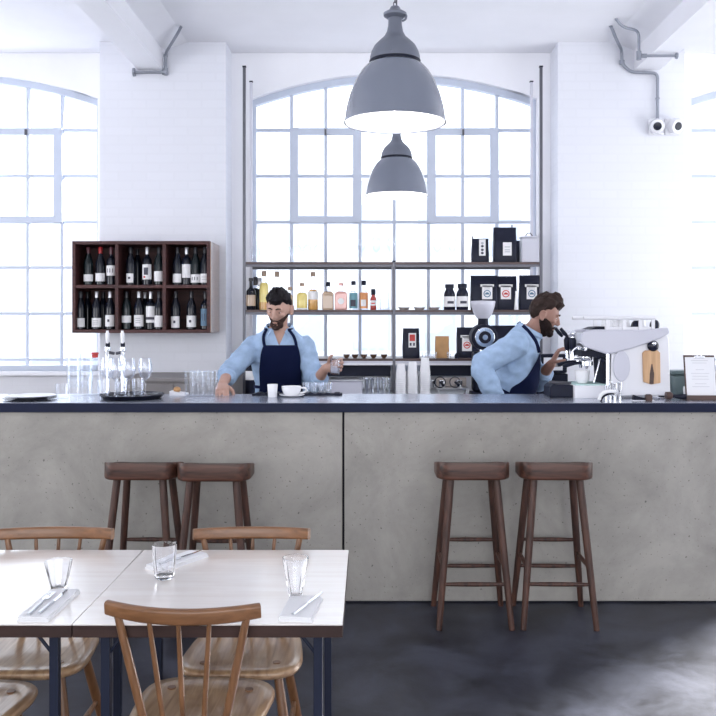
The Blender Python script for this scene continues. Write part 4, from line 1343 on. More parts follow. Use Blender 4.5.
# chrome beer taps
for px, lab in ((107.8, 'chrome tap with white handle, left one of a pair behind the tray'), (122.8, 'chrome tap with white handle, right one of a pair behind the tray')):
    t = thing('beer_tap', lab, 'tap', on_bar(px, 5.24), 0, 'chrome taps behind the tray')
    def tz(py): return Z(py, 5.24) - BT
    G().lathe([(0, 0), (.036, 0), (.036, .010), (.014, .018), (.0115, .03), (.0115, tz(352)), (.017, tz(351)), (.017, tz(347)), (0, tz(346))], 22).build('column', 'chrome', t)
    G().tube(smooth_path([(0, -.005, tz(350)), (.012, -.05, tz(350)), (.016, -.075, tz(354)), (.018, -.080, tz(360))], 5), .0075, 10).build('spout', 'chrome', t)
    G().tube([(0, 0, tz(347)), (0, -.004, tz(344)), (0, -.006, tz(340)), (0, -.008, tz(334)), (0, -.008, tz(330.5))], [.006, .008, .011, .012, .007], 12).build('handle', 'white', t)
    G().lathe([(0, tz(348)), (.013, tz(348)), (.013, tz(343.5)), (.009, tz(342)), (0, tz(342))], 16).build('handle_collar', 'black', t)
    sx_ = 1 if px < 115 else -1
    G().tube([(sx_ * .012, 0, tz(352.5)), (sx_ * .040, 0, tz(353.5))], .009, 12).build('side_arm', 'iron', t)

# white paper box with a small brown lump on top, and the glass rows beside the left barista
t = thing('napkin_box', 'low white paper box with a brown lump on top, beside the glasses', 'box', on_bar(179, 5.22))
G().prism([(-.048, 0), (.050, 0), (.050, .012), (-.048, .028)], -.045, .045).build('box', 'white_matt', t, bevel=.002)
G().ell((-.012, 0, .033), (.022, .022, .018)).build('lump', 'kraft', t)
k = 0
names = ['furthest left', 'second from left', 'third from left', 'fourth from left', 'fifth from left', 'furthest right']
for px in (189.5, 194.5, 199.5, 204.5, 209, 213):
    clear_tumbler('tumbler', 'tall clear glass %s of the row beside the barista hand' % names[k], px, 5.14 + .072 * (k % 2), .150, .031, 'tall glasses by the standing barista', 0, 'faint_glass')
    k += 1

# coffee service before the left barista
t = thing('saucer', 'white saucer under the wide coffee cup', 'saucer', on_bar(292, 5.12))
G().lathe([(0, 0), (.040, 0), (.075, .012), (.075, .0145), (.040, .004), (0, .004)], 36).build('saucer', 'white', t)
t = thing('coffee_cup', 'wide white coffee cup on a saucer before the standing barista', 'cup', (X(291.5, 5.12), 5.12, BT + .0042))
G().lathe([(0, 0), (.032, 0), (.046, .012), (.056, .035), (.059, .058), (.0565, .058), (.053, .035), (.043, .015), (0, .008)], 32).build('cup', 'white', t)
G().tube(smooth_path([(.056, 0, .048), (.082, 0, .046), (.084, 0, .026), (.050, 0, .018)], 6), .005, 10).build('handle', 'white', t)
clear_tumbler('white_beaker', 'small white beaker left of the wide coffee cup', 272.5, 5.10, .075, .031, 'coffee things on the bar', 0, 'white')
t = thing('drip_mat', 'long black slotted bar mat before the standing barista', 'mat', on_bar(296, 5.24))
G().box(-.26, .28, -.05, .05, 0, .010).build('mat', 'black', t, bevel=.003)
for k in range(10):
    G().box(-.235 + .052 * k, -.205 + .052 * k, -.046, .046, .010, .015).build('slat', 'black', t)
for k, px in enumerate((306, 313.5, 321, 328.5)):
    tag(G().lathe([(0, 0), (.017, 0), (.024, .058), (.0222, .058), (.0155, .006), (0, .004)], 18).build('shot_glass', 'glass', loc=(X(px, 5.24), 5.24, BT + .0152)),
        ['short glass next to the wide coffee cup on the slotted mat', 'second short glass from the coffee cup on the mat', 'third short glass from the coffee cup on the mat', 'short glass at the right end of the slotted mat'][k], 'glass', 'short glasses on the slotted mat')

# ------------------------------------------------------------------ espresso machine, seen from its right-hand end
EY = 5.00                                   # its near side
es = F / EY
em_ = thing('espresso_machine', 'white espresso machine seen end on, with wood panel and cup rail', 'espresso machine', (X(624, EY), EY, BT))
def ex(px): return (px - 624) / es
def ez(py): return Z(py, EY) - BT
def P2D(pts): return [(ex(a), ez(b)) for a, b in pts]
DEP = .30
# chassis
body = P2D([(612, 353), (640, 345), (656, 338), (667, 331), (670, 340), (671, 388), (672, 396), (604, 396), (604, 392), (611, 391), (612, 372)])
G().prism(body, .012, DEP - .012).build('body', 'white_metal', em_, bevel=.006)
foot = P2D([(576, 386), (613, 386), (613, 399), (576, 399)])
G().prism(foot, .03, DEP - .03).build('drip_tray', 'white_metal', em_, bevel=.004)
G().prism(P2D([(578, 384.5), (611, 384.5), (611, 386), (578, 386)]), .04, DEP - .04).build('drip_grate', 'teal_cloth', em_)
G().prism(P2D([(604, 352), (616, 352), (616, 386), (606, 386)]), .05, DEP - .05).build('back_plate', 'black', em_)
G().prism(P2D([(607, 354), (610, 354), (610, 386), (607, 386)]), .016, .03).build('strut', 'chrome', em_)
# swept upper side panels
wing = P2D([(580, 338), (582, 333), (587, 330.5), (596, 329.5), (640, 330), (668, 327.5), (669.5, 333), (660, 338.5), (648, 343), (630, 349), (612, 353.5), (606, 354), (596, 351), (584, 347), (580.5, 343)])
for y0 in (-.012, DEP - .012):
    G().prism(wing, y0, y0 + .024).build('side_panel', 'lavender', em_, bevel=.009, seg=3)
G().prism(P2D([(584, 333), (665, 331), (640, 343), (608, 351), (586, 344)]), .013, DEP - .013).build('head_housing', 'white_metal', em_)
# drum, wooden panel, gauge dome
G().prism([(ex(621.5) + 8.5 / es * math.cos(2 * PI * j / 36), ez(366) + 15.5 / es * math.sin(2 * PI * j / 36)) for j in range(36)], -.004, .0115).build('drum_cover', 'lavender', em_, bevel=.004)
wp = P2D([(642.5, 353), (645, 350.5), (657, 350), (660, 352.5), (660.5, 383), (651, 384.5), (643.5, 382)])
w_ = G().prism(wp, -.006, .0115).build('wood_panel', 'pale_wood', em_, bevel=.004)
G().prism(P2D([(651, 364), (652, 364), (653.8, 374), (653.2, 384), (649, 384), (649.4, 374)]), -.0075, -.0061).build('panel_groove', 'dark_wood', w_)
g = G().ell((ex(653), .0, ez(346)), (5.8 / es, .022, 5.6 / es))
g.build('gauge', 'black_gloss', em_)
g = G().ell((ex(653), -.020, ez(343.5)), (2 / es, .006, 2 / es)); g.build('gauge_dial', 'chrome', em_)
for px in (613, 664):
    G().lathe([(0, 0), (.016, 0), (.019, .012), (0, .012)], 18, (ex(px), .04, ez(398.6) * 0)).build('foot', 'black', em_)
# cup rail
rail = []
for y in (.015, DEP - .015):
    G().tube([(ex(584), y, ez(318)), (ex(656), y, ez(318))], .012, 10).build('rail', 'white_metal', em_)
    for px in (608, 625, 641, 654):
        G().box(ex(px) - .009, ex(px) + .009, y - .006, y + .006, ez(330), ez(317.5)).build('rail_post', 'white_metal', em_)
G().prism(P2D([(606, 330), (656, 330), (656, 327), (606, 327)]), .02, DEP - .02).build('cup_tray', 'white_metal', em_)
G().prism(P2D([(590, 329.5), (606, 329.5), (606, 326.5), (597, 327)]), .03, .2).build('steam_knob_box', 'black', em_)
G().ell((ex(658), .06, ez(325.5)), (5 / es, 5 / es, 6 / es)).build('rear_dome', 'black_gloss', em_)
# cups warming behind the rail
for k, (px, yy) in enumerate(((612, .10), (620.5, .12), (629, .10), (646.5, .12))):
    lab = ['white cup furthest left on top of the espresso machine', 'second white cup on top of the espresso machine', 'third white cup on top of the espresso machine', 'white cup furthest right on top of the espresso machine'][k]
    tag(G().lathe([(0, .062), (.020, .062), (.030, .040), (.0335, 0), (.031, 0), (.028, .038), (0, .055)], 22).build('espresso_cup', 'white', loc=(X(px, EY), EY + yy, BT + ez(326.9))), lab, 'cup', 'white cups on the espresso machine')
tag(G().lathe([(0, .036), (.014, .036), (.026, .024), (.033, 0), (.031, 0), (0, .03)], 22).build('espresso_cup', 'black_gloss', loc=(X(639.5, EY), EY + .06, BT + ez(326.9))), 'dark upturned cup on top of the espresso machine', 'cup', 'cups on the espresso machine')
# two brewing groups with levers, filter holders and wands, on the barista side
for gy in (.08, .22):
    gr = G().lathe([(0, 0), (.030, 0), (.034, .008), (.034, .035), (.026, .045), (.026, .075), (0, .08)], 26, (ex(590), gy, ez(361))).build('brewing_group', 'chrome', em_)
    G().tube([(ex(590), gy, ez(362)), (ex(590), gy, ez(366))], .036, 24).build('filter_basket', 'chrome', gr)
    G().tube([(ex(586), gy, ez(363.5)), (ex(578), gy, ez(364)), (ex(570), gy, ez(366)), (ex(566), gy, ez(367))], [.007, .010, .0125, .010], 12).build('filter_handle', 'black', gr)
    G().tube([(ex(590), gy, ez(366)), (ex(590), gy, ez(370))], [.012, .008], 12).build('filter_spout', 'chrome', gr)
    # lever column
    G().tube([(ex(576), gy, ez(360)), (ex(576), gy, ez(337))], .011, 16).build('lever_column', 'chrome', gr)
    G().tube([(ex(576), gy, ez(352)), (ex(576), gy, ez(348.5)), (ex(576), gy, ez(348)), (ex(576), gy, ez(341)), (ex(576), gy, ez(338))], [.014, .017, .019, .021, .014], 16).build('lever_ring', 'black', gr)
    G().ell((ex(576), gy, ez(334)), (.021, .021, .019)).build('lever_cap', 'chrome', gr)
    G().tube([(ex(578), gy, ez(334)), (ex(573), gy - .01, ez(333)), (ex(569), gy - .02, ez(336))], [.007, .008, .011], 10).build('lever_arm', 'chrome', gr)
    G().tube([(ex(570), gy - .02, ez(337)), (ex(566), gy - .03, ez(333)), (ex(562.5), gy - .03, ez(328.5))], [.009, .012, .009], 10).build('lever_grip', 'black', gr)
    G().tube([(ex(576), gy, ez(358)), (ex(590), gy, ez(357))], .012, 12).build('group_arm', 'chrome', gr)
G().tube(smooth_path([(ex(601), .06, ez(354)), (ex(602), .05, ez(360)), (ex(598), .04, ez(374)), (ex(596), .04, ez(383))], 5), .0048, 10).build('steam_wand', 'chrome', em_)
G().tube(smooth_path([(ex(585), .02, ez(349)), (ex(578), .0, ez(347)), (ex(572), .0, ez(352)), (ex(571), .0, ez(360))], 5), .0055, 10).build('hot_water_pipe', 'chrome', em_)
for px, py, r in ((600, 357, .014), (596, 354, .011), (604, 361, .012)):
    G().ell((ex(px), .03, ez(py)), (r, r, r)).build('valve_knob', 'black', em_)
G().box(ex(582), ex(606), .02, DEP - .02, ez(357), ez(351)).build('group_housing', 'black', em_)
tag(G().lathe([(0, 0), (.026, 0), (.040, .020), (.043, .075), (.0405, .075), (.037, .022), (0, .008)], 26).build('milk_cup', 'white', loc=(X(586.5, EY), EY + .10, BT + ez(384.4))), 'white cup standing under the espresso machine brewing group', 'cup')
# knock box and grinder block left of the machine
t = thing('knock_box', 'black knock box between the stooping barista and the espresso machine', 'box', (X(561.5, 5.16), 5.16, BT))
G().prism([(-.088, 0), (.075, 0), (.08, .035), (.06, .070), (-.065, .078), (-.088, .06)], -.09, .09).build('box', 'black', t, bevel=.006)
G().tube([(-.07, .015, .082), (.065, .015, .074)], .010, 12).build('knock_bar', 'iron', t)
# small things before the machine
mz = 4.90
for k, px in enumerate((606.5, 610.5, 615, 620)):
    h = [.085, .105, .095, .100][k]
    tag(G().lathe([(0, 0), (.0095, 0), (.0105, h * .8), (.0115, h), (.010, h), (.009, h * .8), (.0085, .003), (0, .003)], 16).build('steel_tube', 'chrome', loc=(X(px, mz + .02 * (k % 2)), mz + .02 * (k % 2), BT)),
        ['slim chrome tube furthest left before the espresso machine', 'tallest slim chrome tube before the espresso machine', 'third slim chrome tube before the espresso machine', 'slim chrome tube furthest right of four before the machine'][k], 'tube', 'chrome tubes on the bar')
t = thing('hose', 'curved white hose with black inner edge on the bar left of the chrome tubes', 'hose', on_bar(607, 4.84))
path = smooth_path([(-.045, 0, .008), (-.036, 0, .032), (-.012, 0, .050), (.018, 0, .056), (.05, 0, .052)], 6)
G().tube(path, .0105, 12).build('hose_body', 'white', t)
G().tube([p + Vector((.010, 0, -.013)) for p in path[:-4]], .006, 10).build('inner_edge', 'black', t)
t = thing('folded_card', 'dark wedge shaped card on a pale base before the machine', 'card', on_bar(640, 4.88))
G().box(-.045, .075, -.02, .03, 0, .004).build('base', 'white_matt', t)
G().prism([(-.040, .0045), (.050, .0045), (-.035, .032)], -.012, .02).build('wedge', 'black', t)
t = thing('brown_block', 'small dark brown wooden block on the bar edge', 'block', on_bar(648.5, 4.86))
G().box(-.017, .017, -.017, .017, 0, .034).build('block', 'dark_wood', t, bevel=.003)
G().box(-.012, .012, -.012, .012, .034, .037).build('top_plate', 'black', t)
t = thing('tamper', 'dark wooden tamper lying between the block and the clipboard', 'tamper', on_bar(672, 4.92))
G().tube([(-.035, 0, .024), (-.012, 0, .024), (.0, 0, .024)], [.022, .023, .016], 20).build('head', 'dark_wood', t)
G().tube([(0, 0, .024), (.02, 0, .020), (.05, 0, .018), (.075, 0, .017), (.085, 0, .017)], [.008, .010, .015, .016, .010], 16).build('handle', 'black', t)
t = thing('cable_loop', 'short chrome spoon lying beside the dark tamper', 'spoon', on_bar(661.5, 4.95))
G().tube(smooth_path([(-.03, 0, .012), (0, 0, .008), (.03, 0, .006)], 4), .0038, 8).build('handle', 'chrome', t)
G().ell((-.036, 0, .013), (.014, .011, .005), nu=14, nv=8).build('bowl', 'chrome', t)
t['label'] = 'short chrome spoon lying beside the dark tamper'; t.name = 'teaspoon'
t = thing('storage_tin', 'grey green tin partly hidden behind the clipboard', 'tin', on_bar(680, 5.23))
G().box(-.068, .075, -.06, .06, 0, .125).build('tin', 'green_tin', t, bevel=.02, seg=3)
G().box(-.07, .077, -.062, .062, .1255, .150).build('lid', 'green_tin', t, bevel=.008)
tag(G().lathe([(0, 0), (.016, 0), (.020, .045), (.018, .06), (0, .062)], 18).build('salt_pot', 'white', loc=on_bar(686.5, 5.12)), 'small white pot between the grey green tin and the clipboard', 'pot')

# menu clipboard on its stand
t = thing('menu_clipboard', 'clipboard holding a white menu sheet, leaning at the right end of the bar', 'clipboard', on_bar(701.5, 4.93), -.06)
cs_ = F / 4.93
tilt = Matrix.Rotation(-.20, 4, 'X')
def tb(g):
    g.v = [tuple(tilt @ Vector(v) + Vector((0, 0, .018))) for v in g.v]; return g
w2, hh = 15.5 / cs_, 42 / cs_
G().box(-w2 - .004, w2 + .02, -.03, .075, 0, .016).build('stand', 'dark_wood', t, bevel=.002)
G().box(-w2 - .004, w2 + .02, -.035, -.0305, 0, .028).build('stand_lip', 'dark_wood', t, bevel=.001)
tb(G().box(-w2, w2, 0, .005, 0, hh)).build('board', 'dark_wood', t, bevel=.002)
sh = tb(G().box(-w2 + .008, w2 - .004, -.0016, -.0004, .006, hh - .012)).build('menu_sheet', 'white_matt', t)
for k, (a, b, q) in enumerate(((-.3, .3, .86), (-.25, .25, .80), (-.15, .15, .64), (-.32, .32, .55), (-.28, .28, .48), (-.3, .3, .41), (-.2, .2, .30), (-.3, .3, .23))):
    tb(G().box(a * w2 * 1.8, b * w2 * 1.8, -.0021, -.0017, hh * q, hh * q + .0028)).build('text_line', 'pale_ink', sh)
tb(G().box(-.030, .030, -.008, -.002, hh - .020, hh - .006)).build('clip', 'chrome', t, bevel=.002)
tb(G().tube(smooth_path([(-.012, -.004, hh - .006), (-.009, -.006, hh + .014), (0, -.006, hh + .018), (.009, -.006, hh + .014), (.012, -.004, hh - .006)], 5), .0025, 8)).build('clip_loop', 'chrome', t)
# ------------------------------------------------------------------ people
def baked(g, name, m, parent, voxel, smooth=4, wrinkle=0.0, wscale=9.0, cut=None, snap=None):
    """fuse the overlapping volumes into one continuous surface"""
    me = bpy.data.meshes.new('tmp')
    me.from_pydata(g.v, [], g.f)
    bm = bmesh.new(); bm.from_mesh(me)
    bmesh.ops.recalc_face_normals(bm, faces=bm.faces)
    bm.to_mesh(me); bm.free()
    o = bpy.data.objects.new('tmp', me)
    C.objects.link(o)
    r = o.modifiers.new('r', 'REMESH'); r.mode = 'VOXEL'; r.voxel_size = voxel
    if smooth:
        s = o.modifiers.new('s', 'SMOOTH'); s.factor = .5; s.iterations = smooth
    dg = bpy.context.evaluated_depsgraph_get()
    out = bpy.data.meshes.new_from_object(o.evaluated_get(dg), depsgraph=dg)
    bpy.data.objects.remove(o)
    bm = bmesh.new(); bm.from_mesh(out)
    if wrinkle:
        bm.normal_update()
        for v in bm.verts:
            p = v.co
            q = noise.noise(Vector((p.x * wscale, p.y * wscale, p.z * wscale * 1.8)))
            q2 = noise.noise(Vector((p.x * wscale * 2.3 + 5, p.y * wscale * 2.3, p.z * wscale * 4)))
            v.co = p + v.normal * wrinkle * (1 - abs(q) * 2.4 + .45 * q2)
    if cut:
        dead = [f for f in bm.faces if cut(f.calc_center_median())]
        bmesh.ops.delete(bm, geom=dead, context='FACES')
        if snap:                                       # straighten the cut edge
            for v in {v for e in bm.edges if e.is_boundary for v in e.verts}:
                v.co = snap(v.co)
    bm.to_mesh(out); bm.free()
    out.name = name
    out.materials.clear()
    out.materials.append(M[m])
    out.polygons.foreach_set('use_smooth', [True] * len(out.polygons))
    ob = bpy.data.objects.new(name, out)
    C.objects.link(ob)
    ob.parent = parent
    return ob

class Torso:
    """stack of elliptical rings along a bent spine; a surface point for every height and angle"""
    def __init__(s, rings):               # (centre, side vector, front vector, half width, half depth)
        s.r = [(Vector(c), Vector(a).normalized(), Vector(b).normalized(), w, d) for c, a, b, w, d in rings]
    def at(s, t):
        n = len(s.r) - 1
        t = max(0, min(n - 1e-6, t)); i = int(t); k = t - i
        def cr(f):
            a, b, c, d = [f(s.r[max(0, min(n, i + q))]) for q in (-1, 0, 1, 2)]
            return 0.5 * ((2 * b) + (c - a) * k + (2 * a - 5 * b + 4 * c - d) * k * k + (3 * b - a - 3 * c + d) * k ** 3)
        return cr(lambda r: r[0]), cr(lambda r: r[1]).normalized(), cr(lambda r: r[2]).normalized(), cr(lambda r: r[3]), cr(lambda r: r[4])
    def pt(s, t, ang, off=0.0):           # ang 0 = straight ahead, + = the side vector
        c, a, b, w, d = s.at(t)
        e = 2 / 2.35
        sx = math.copysign(abs(math.sin(ang)) ** e, math.sin(ang))
        cy = math.copysign(abs(math.cos(ang)) ** e, math.cos(ang))
        return c + a * (w + off) * sx + b * (d + off) * cy
    def loft(s, g, t0, t1, off=0.0, n=36, steps=30):
        rings = []
        for i in range(steps + 1):
            t = t0 + (t1 - t0) * i / steps
            rings.append([s.pt(t, 2 * PI * k / n, off) for k in range(n)])
        g.loft(rings)

def limb(g, pts, rad, n=14, off=0.0, sub=6):
    P = smooth_path(pts, sub)
    m = len(pts) - 1
    rr = []
    for i in range(len(P)):
        t = i / sub
        k = min(int(t), m - 1)
        f = t - k
        rr.append(rad[k] * (1 - f) + rad[k + 1] * f + off)
    g.tube(P, rr, n)
    g.ell(P[0], (rr[0],) * 3, nu=14, nv=10)
    g.ell(P[-1], (rr[-1],) * 3, nu=14, nv=10)

def hand(g, wrist, along, palm, thumb, curl=.5, size=1.0, spread=.06):
    """palm plus five separate fingers. along: wrist to knuckles; palm: the way the palm faces; thumb: towards the thumb side"""
    A = Vector(along).normalized()
    N = (Vector(palm) - A * Vector(palm).dot(A)).normalized()
    T = A.cross(N)
    if T.dot(Vector(thumb)) < 0: T = -T
    w = Vector(wrist)
    L = .092 * size
    # palm as a flattened loft
    rings = []
    for k, (d, hw, th) in enumerate(((-.01, .026, .020), (.02, .034, .017), (.055, .041, .016), (.085, .042, .013), (.096, .038, .010))):
        c = w + A * d * size
        rings.append([c + T * hw * size * math.cos(2 * PI * j / 16) + N * th * size * math.sin(2 * PI * j / 16) for j in range(16)])
    g.loft(rings)
    for i, (off, ln, r) in enumerate(((.031, .074, .0088), (.011, .082, .0090), (-.010, .076, .0087), (-.030, .060, .0078))):
        base = w + A * (.080 - .004 * abs(i - 1)) * size + T * off * size
        d = (A + T * spread * (1.2 - i * .8)).normalized()
        c0 = curl * (.9 + .12 * i)
        pts = [base]
        ang = 0
        p = base
        for seg, f in ((.46, .55), (.30, 1.0), (.24, .75)):
            ang += c0 * f
            p = p + (d * math.cos(ang) + N * math.sin(ang)) * ln * seg * size
            pts.append(p)
        limb(g, pts, [r * size * 1.08, r * size * 1.02, r * size * .95, r * size * .82], 10, sub=4)
    tb_ = w + A * .022 * size + T * .028 * size + N * .006 * size
    td = (A * .55 + T * .75 + N * .35 * (1 + curl)).normalized()
    p1 = tb_ + td * .038 * size
    td2 = (A * .80 + T * .30 + N * .45 * (1 + curl)).normalized()
    p2 = p1 + td2 * .032 * size
    p3 = p2 + (td2 + N * .3 * curl - T * .15).normalized() * .026 * size
    limb(g, [tb_, p1, p2, p3], [.0145 * size, .0118 * size, .0102 * size, .0085 * size], 10, sub=4)

def head_frame(c, fwd, up):
    F_ = Vector(fwd).normalized()
    U = (Vector(up) - F_ * Vector(up).dot(F_)).normalized()
    Rr = F_.cross(U)
    m = Matrix((Rr, F_, U)).transposed().to_4x4()     # x right, y forward, z up
    m.translation = Vector(c)
    return m

def skull_pt(th, ph, k=1.0):
    """th from crown (0) to chin (pi); ph 0 = +x (right), 90 = forward"""
    sx, sy, sz = math.sin(th) * math.cos(ph), math.sin(th) * math.sin(ph), math.cos(th)
    x, y, z = sx * .074, sy * .096, sz * .118
    if sz < 0:                                         # jaw narrows and the chin comes forward
        f = -sz
        x *= 1 - .30 * f ** 1.3
        y = y * (1 - .26 * f) + .018 * f
        if sy < 0: y += .030 * f * (-sy)
    else:
        if sy > 0: y *= 1 - .10 * sz ** 2              # forehead slopes
    return Vector((x * k, y * k, z * k))

def head(g, m):
    nu, nv = 36, 24
    rings = []
    for i in range(nv + 1):
        th = PI * (i + .03) / (nv + .06)
        rings.append([m @ skull_pt(th, 2 * PI * j / nu) for j in range(nu)])
    g.loft(rings)
    def el(c, r, mm=None):
        rot = m.to_3x3()
        if mm: rot = rot @ mm
        g.ell(m @ Vector(c), r, rot, nu=14, nv=10)
    # nose: bridge and tip and wings
    g.tube([m @ Vector(p) for p in ((0, .086, .022), (0, .101, -.004), (0, .112, -.026), (0, .100, -.036))], [.0085, .010, .0125, .010], 10)
    for sx in (-1, 1):
        el((sx * .010, .098, -.031), (.008, .010, .008))
        el((sx * .030, .083, .024), (.022, .014, .009))         # brow
        el((sx * .040, .068, -.018), (.020, .020, .016))        # cheek
        # ear
        el((sx * .079, -.010, -.012), (.010, .021, .033), Matrix.Rotation(-.18, 3, 'X'))
    for sx in (-1, 1):                                           # rim of the ear
        g.tube(smooth_path([m @ Vector((sx * (.086 + q), y, z)) for q, y, z in ((-.004, .012, -.034), (.002, -.008, -.042), (.004, -.026, -.020), (.006, -.028, .006), (.003, -.012, .022), (-.002, .006, .014))], 4), .0052, 8)
    el((0, .092, -.060), (.022, .011, .0055))                    # upper lip
    el((0, .091, -.070), (.019, .011, .0060))                    # lower lip
    el((0, .082, -.098), (.022, .018, .016))                     # chin

def face_parts(m, body, skin='skin'):
    rot = m.to_3x3()
    for sx in (-1, 1):
        g = G().ell(m @ Vector((sx * .030, .0800, .004)), (.0110, .0080, .0050), rot, nu=14, nv=10)
        e = g.build('eye', 'white', body)
        G().ell(m @ Vector((sx * .030, .0805, .0075)), (.0125, .0088, .0048), rot, nu=14, nv=10).build('eyelid', skin, body)
        G().ell(m @ Vector((sx * .030, .0868, .0025)), (.0056, .0028, .0045), rot, nu=12, nv=8).build('iris', 'eye', e)
        g = G()
        g.tube([m @ Vector(p) for p in ((sx * .012, .0975, .026), (sx * .026, .0975, .033), (sx * .044, .086, .029))], [.0035, .0042, .0028], 8)
        g.build('eyebrow', 'beard', body)
    g = G().tube([m @ Vector(p) for p in ((-.018, .0945, -.0655), (0, .1025, -.0652), (.018, .0945, -.0655))], [.0010, .0016, .0010], 8)
    g.build('mouth_line', 'red_liq', body)

def hair_mesh(m, body, mtl, top, front, name='hair', tuft=.012, seed=1, back=2.05, side=1.30):
    """a cap of hair: thick on the crown, short at sides and nape, in raised clumps"""
    nu, nv = 56, 26
    g = G()
    outer, inner = [], []
    for i in range(nv + 1):
        ro, ri = [], []
        for j in range(nu):
            ph = 2 * PI * j / nu
            fr = math.sin(ph)
            # how far down the hair reaches: hairline in front, above the ear at the sides, nape behind
            if fr > 0:
                lim = side + (front - side) * fr ** .7
            else:
                lim = side + (back - side) * (-fr) ** .6
            lim += .07 * noise.noise(Vector((math.cos(ph) * 5 + seed, fr * 5, 2))) - .16 * math.exp(-((fr - .62) / .2) ** 2)
            th = .03 + (lim - .03) * i / nv
            p = skull_pt(th, ph)
            crown = max(0, math.cos(th)) ** .6
            edge = min(1, (nv - i) / 3.0)
            q = noise.noise(Vector((p.x * 55 + seed, p.y * 30, p.z * 40)))
            q2 = 1.6 * noise.noise(Vector((p.x * 150, p.y * 50 + seed, p.z * 70)))
            thick = (.006 + top * crown * (.55 + .45 * max(0, fr + .3)) + tuft * crown * q + .004 * q2) * edge + .0012
            n = p.normalized()
            n = (n + Vector((0, .25 * crown, .35 * crown))).normalized()
            ro.append(m @ (p + n * max(.0012, thick)))
            ri.append(m @ (p * .97))
        outer.append(ro); inner.append(ri)
    g.loft(outer + inner[::-1], close=True)
    return g.build(name, mtl, body, smooth=70)

def beard_mesh(m, body, mtl, thick=.006, seed=3):
    nu, nv = 40, 16
    g = G()
    outer, inner = [], []
    for i in range(nv + 1):
        ro, ri = [], []
        for j in range(nu + 1):
            ph = R(-22) + R(224) * j / nu                # ear to ear round the front
            fr = max(0, math.sin(ph))
            th0 = 1.72 + .36 * fr ** 2                    # upper edge: sideburn to below the nose
            th1 = 2.95
            th = th0 + (th1 - th0) * i / nv
            p = skull_pt(th, ph)
            e = min(1, i / 2.5, (nv - i) / 2.0, j / 2.0, (nu - j) / 2.0)
            q = noise.noise(Vector((p.x * 90 + seed, p.y * 90, p.z * 90)))
            k = (thick * (.8 + .7 * fr) + .0025 * q) * e - .001 + (.006 + .008 * min(1, i / 6)) * fr ** 2 * e
            ro.append(m @ (p + p.normalized() * k))
            ri.append(m @ (p * .96))
        outer.append(ro); inner.append(ri)
    vs, fs = [], []
    W1 = nu + 1
    for ro in outer + inner[::-1]: vs += ro
    H = 2 * (nv + 1)
    for i in range(H):
        for j in range(nu):
            a, b = i * W1 + j, i * W1 + j + 1
            c, d = ((i + 1) % H) * W1 + j + 1, ((i + 1) % H) * W1 + j
            fs.append((a, b, c, d))
    g.add(vs, fs)
    rt = m.to_3x3()
    g.ell(m @ Vector((0, .081, -.105)), (.029, .024, .018 + thick * .6), rt, nu=18, nv=12)
    for sx in (-1, 1):
        g.ell(m @ Vector((sx * .026, .066, -.094)), (.020, .022, .022), rt, nu=14, nv=10)
    g.ell(m @ Vector((0, .093, -.083)), (.011, .008, .008), rt, nu=12, nv=8)
    # moustache
    for sx in (-1, 1):
        g.tube([m @ Vector(p) for p in ((0, .0985, -.0525), (sx * .013, .0970, -.0550), (sx * .026, .0850, -.0640), (sx * .035, .0720, -.0800))], [.0045, .0055, .0065, .0070], 8)
    return g.build('beard', mtl, body, smooth=70)

def sheet(T, name, m, parent, ts, half, off, th=.004, n=26, centre=0.0):
    """cloth panel lying on the front of the torso; half(t) = half angle"""
    vs, fs = [], []
    for o_ in (off, off + th):
        for t in ts:
            h = half(t)
            for k in range(n + 1):
                a = centre - h + 2 * h * k / n
                w = .003 * noise.noise(Vector((a * 3, t * 2.5, 4))) 
                vs.append(T.pt(t, a, o_ + w))
    nt, W1 = len(ts), n + 1
    o2 = nt * W1
    for i in range(nt - 1):
        for k in range(n):
            a = i * W1 + k
            fs.append((a, a + 1, a + W1 + 1, a + W1))
            fs.append((o2 + a, o2 + a + W1, o2 + a + W1 + 1, o2 + a + 1))
    rim = [k for k in range(W1)] + [i * W1 + n for i in range(1, nt)] + [(nt - 1) * W1 + k for k in range(n - 1, -1, -1)] + [i * W1 for i in range(nt - 2, 0, -1)]
    for i in range(len(rim)):
        a, b = rim[i], rim[(i + 1) % len(rim)]
        fs.append((a, b, o2 + b, o2 + a))
    return G().add(vs, fs).build(name, m, parent, smooth=60)

def band(pts, name, m, parent, wide=.016, th=.004, nrm=None):
    """flat strap along a path; nrm gives the outward direction at each point"""
    P = [Vector(p) for p in pts]
    rings = []
    for i, p in enumerate(P):
        t = (P[min(i + 1, len(P) - 1)] - P[max(i - 1, 0)]).normalized()
        n_ = Vector(nrm[i]) if nrm else Vector((0, -1, 0))
        n_ = (n_ - t * n_.dot(t)).normalized()
        s_ = t.cross(n_)
        rings.append([p + s_ * wide / 2, p + s_ * wide / 2 + n_ * th, p - s_ * wide / 2 + n_ * th, p - s_ * wide / 2])
    return G().loft(rings).build(name, m, parent, smooth=60)

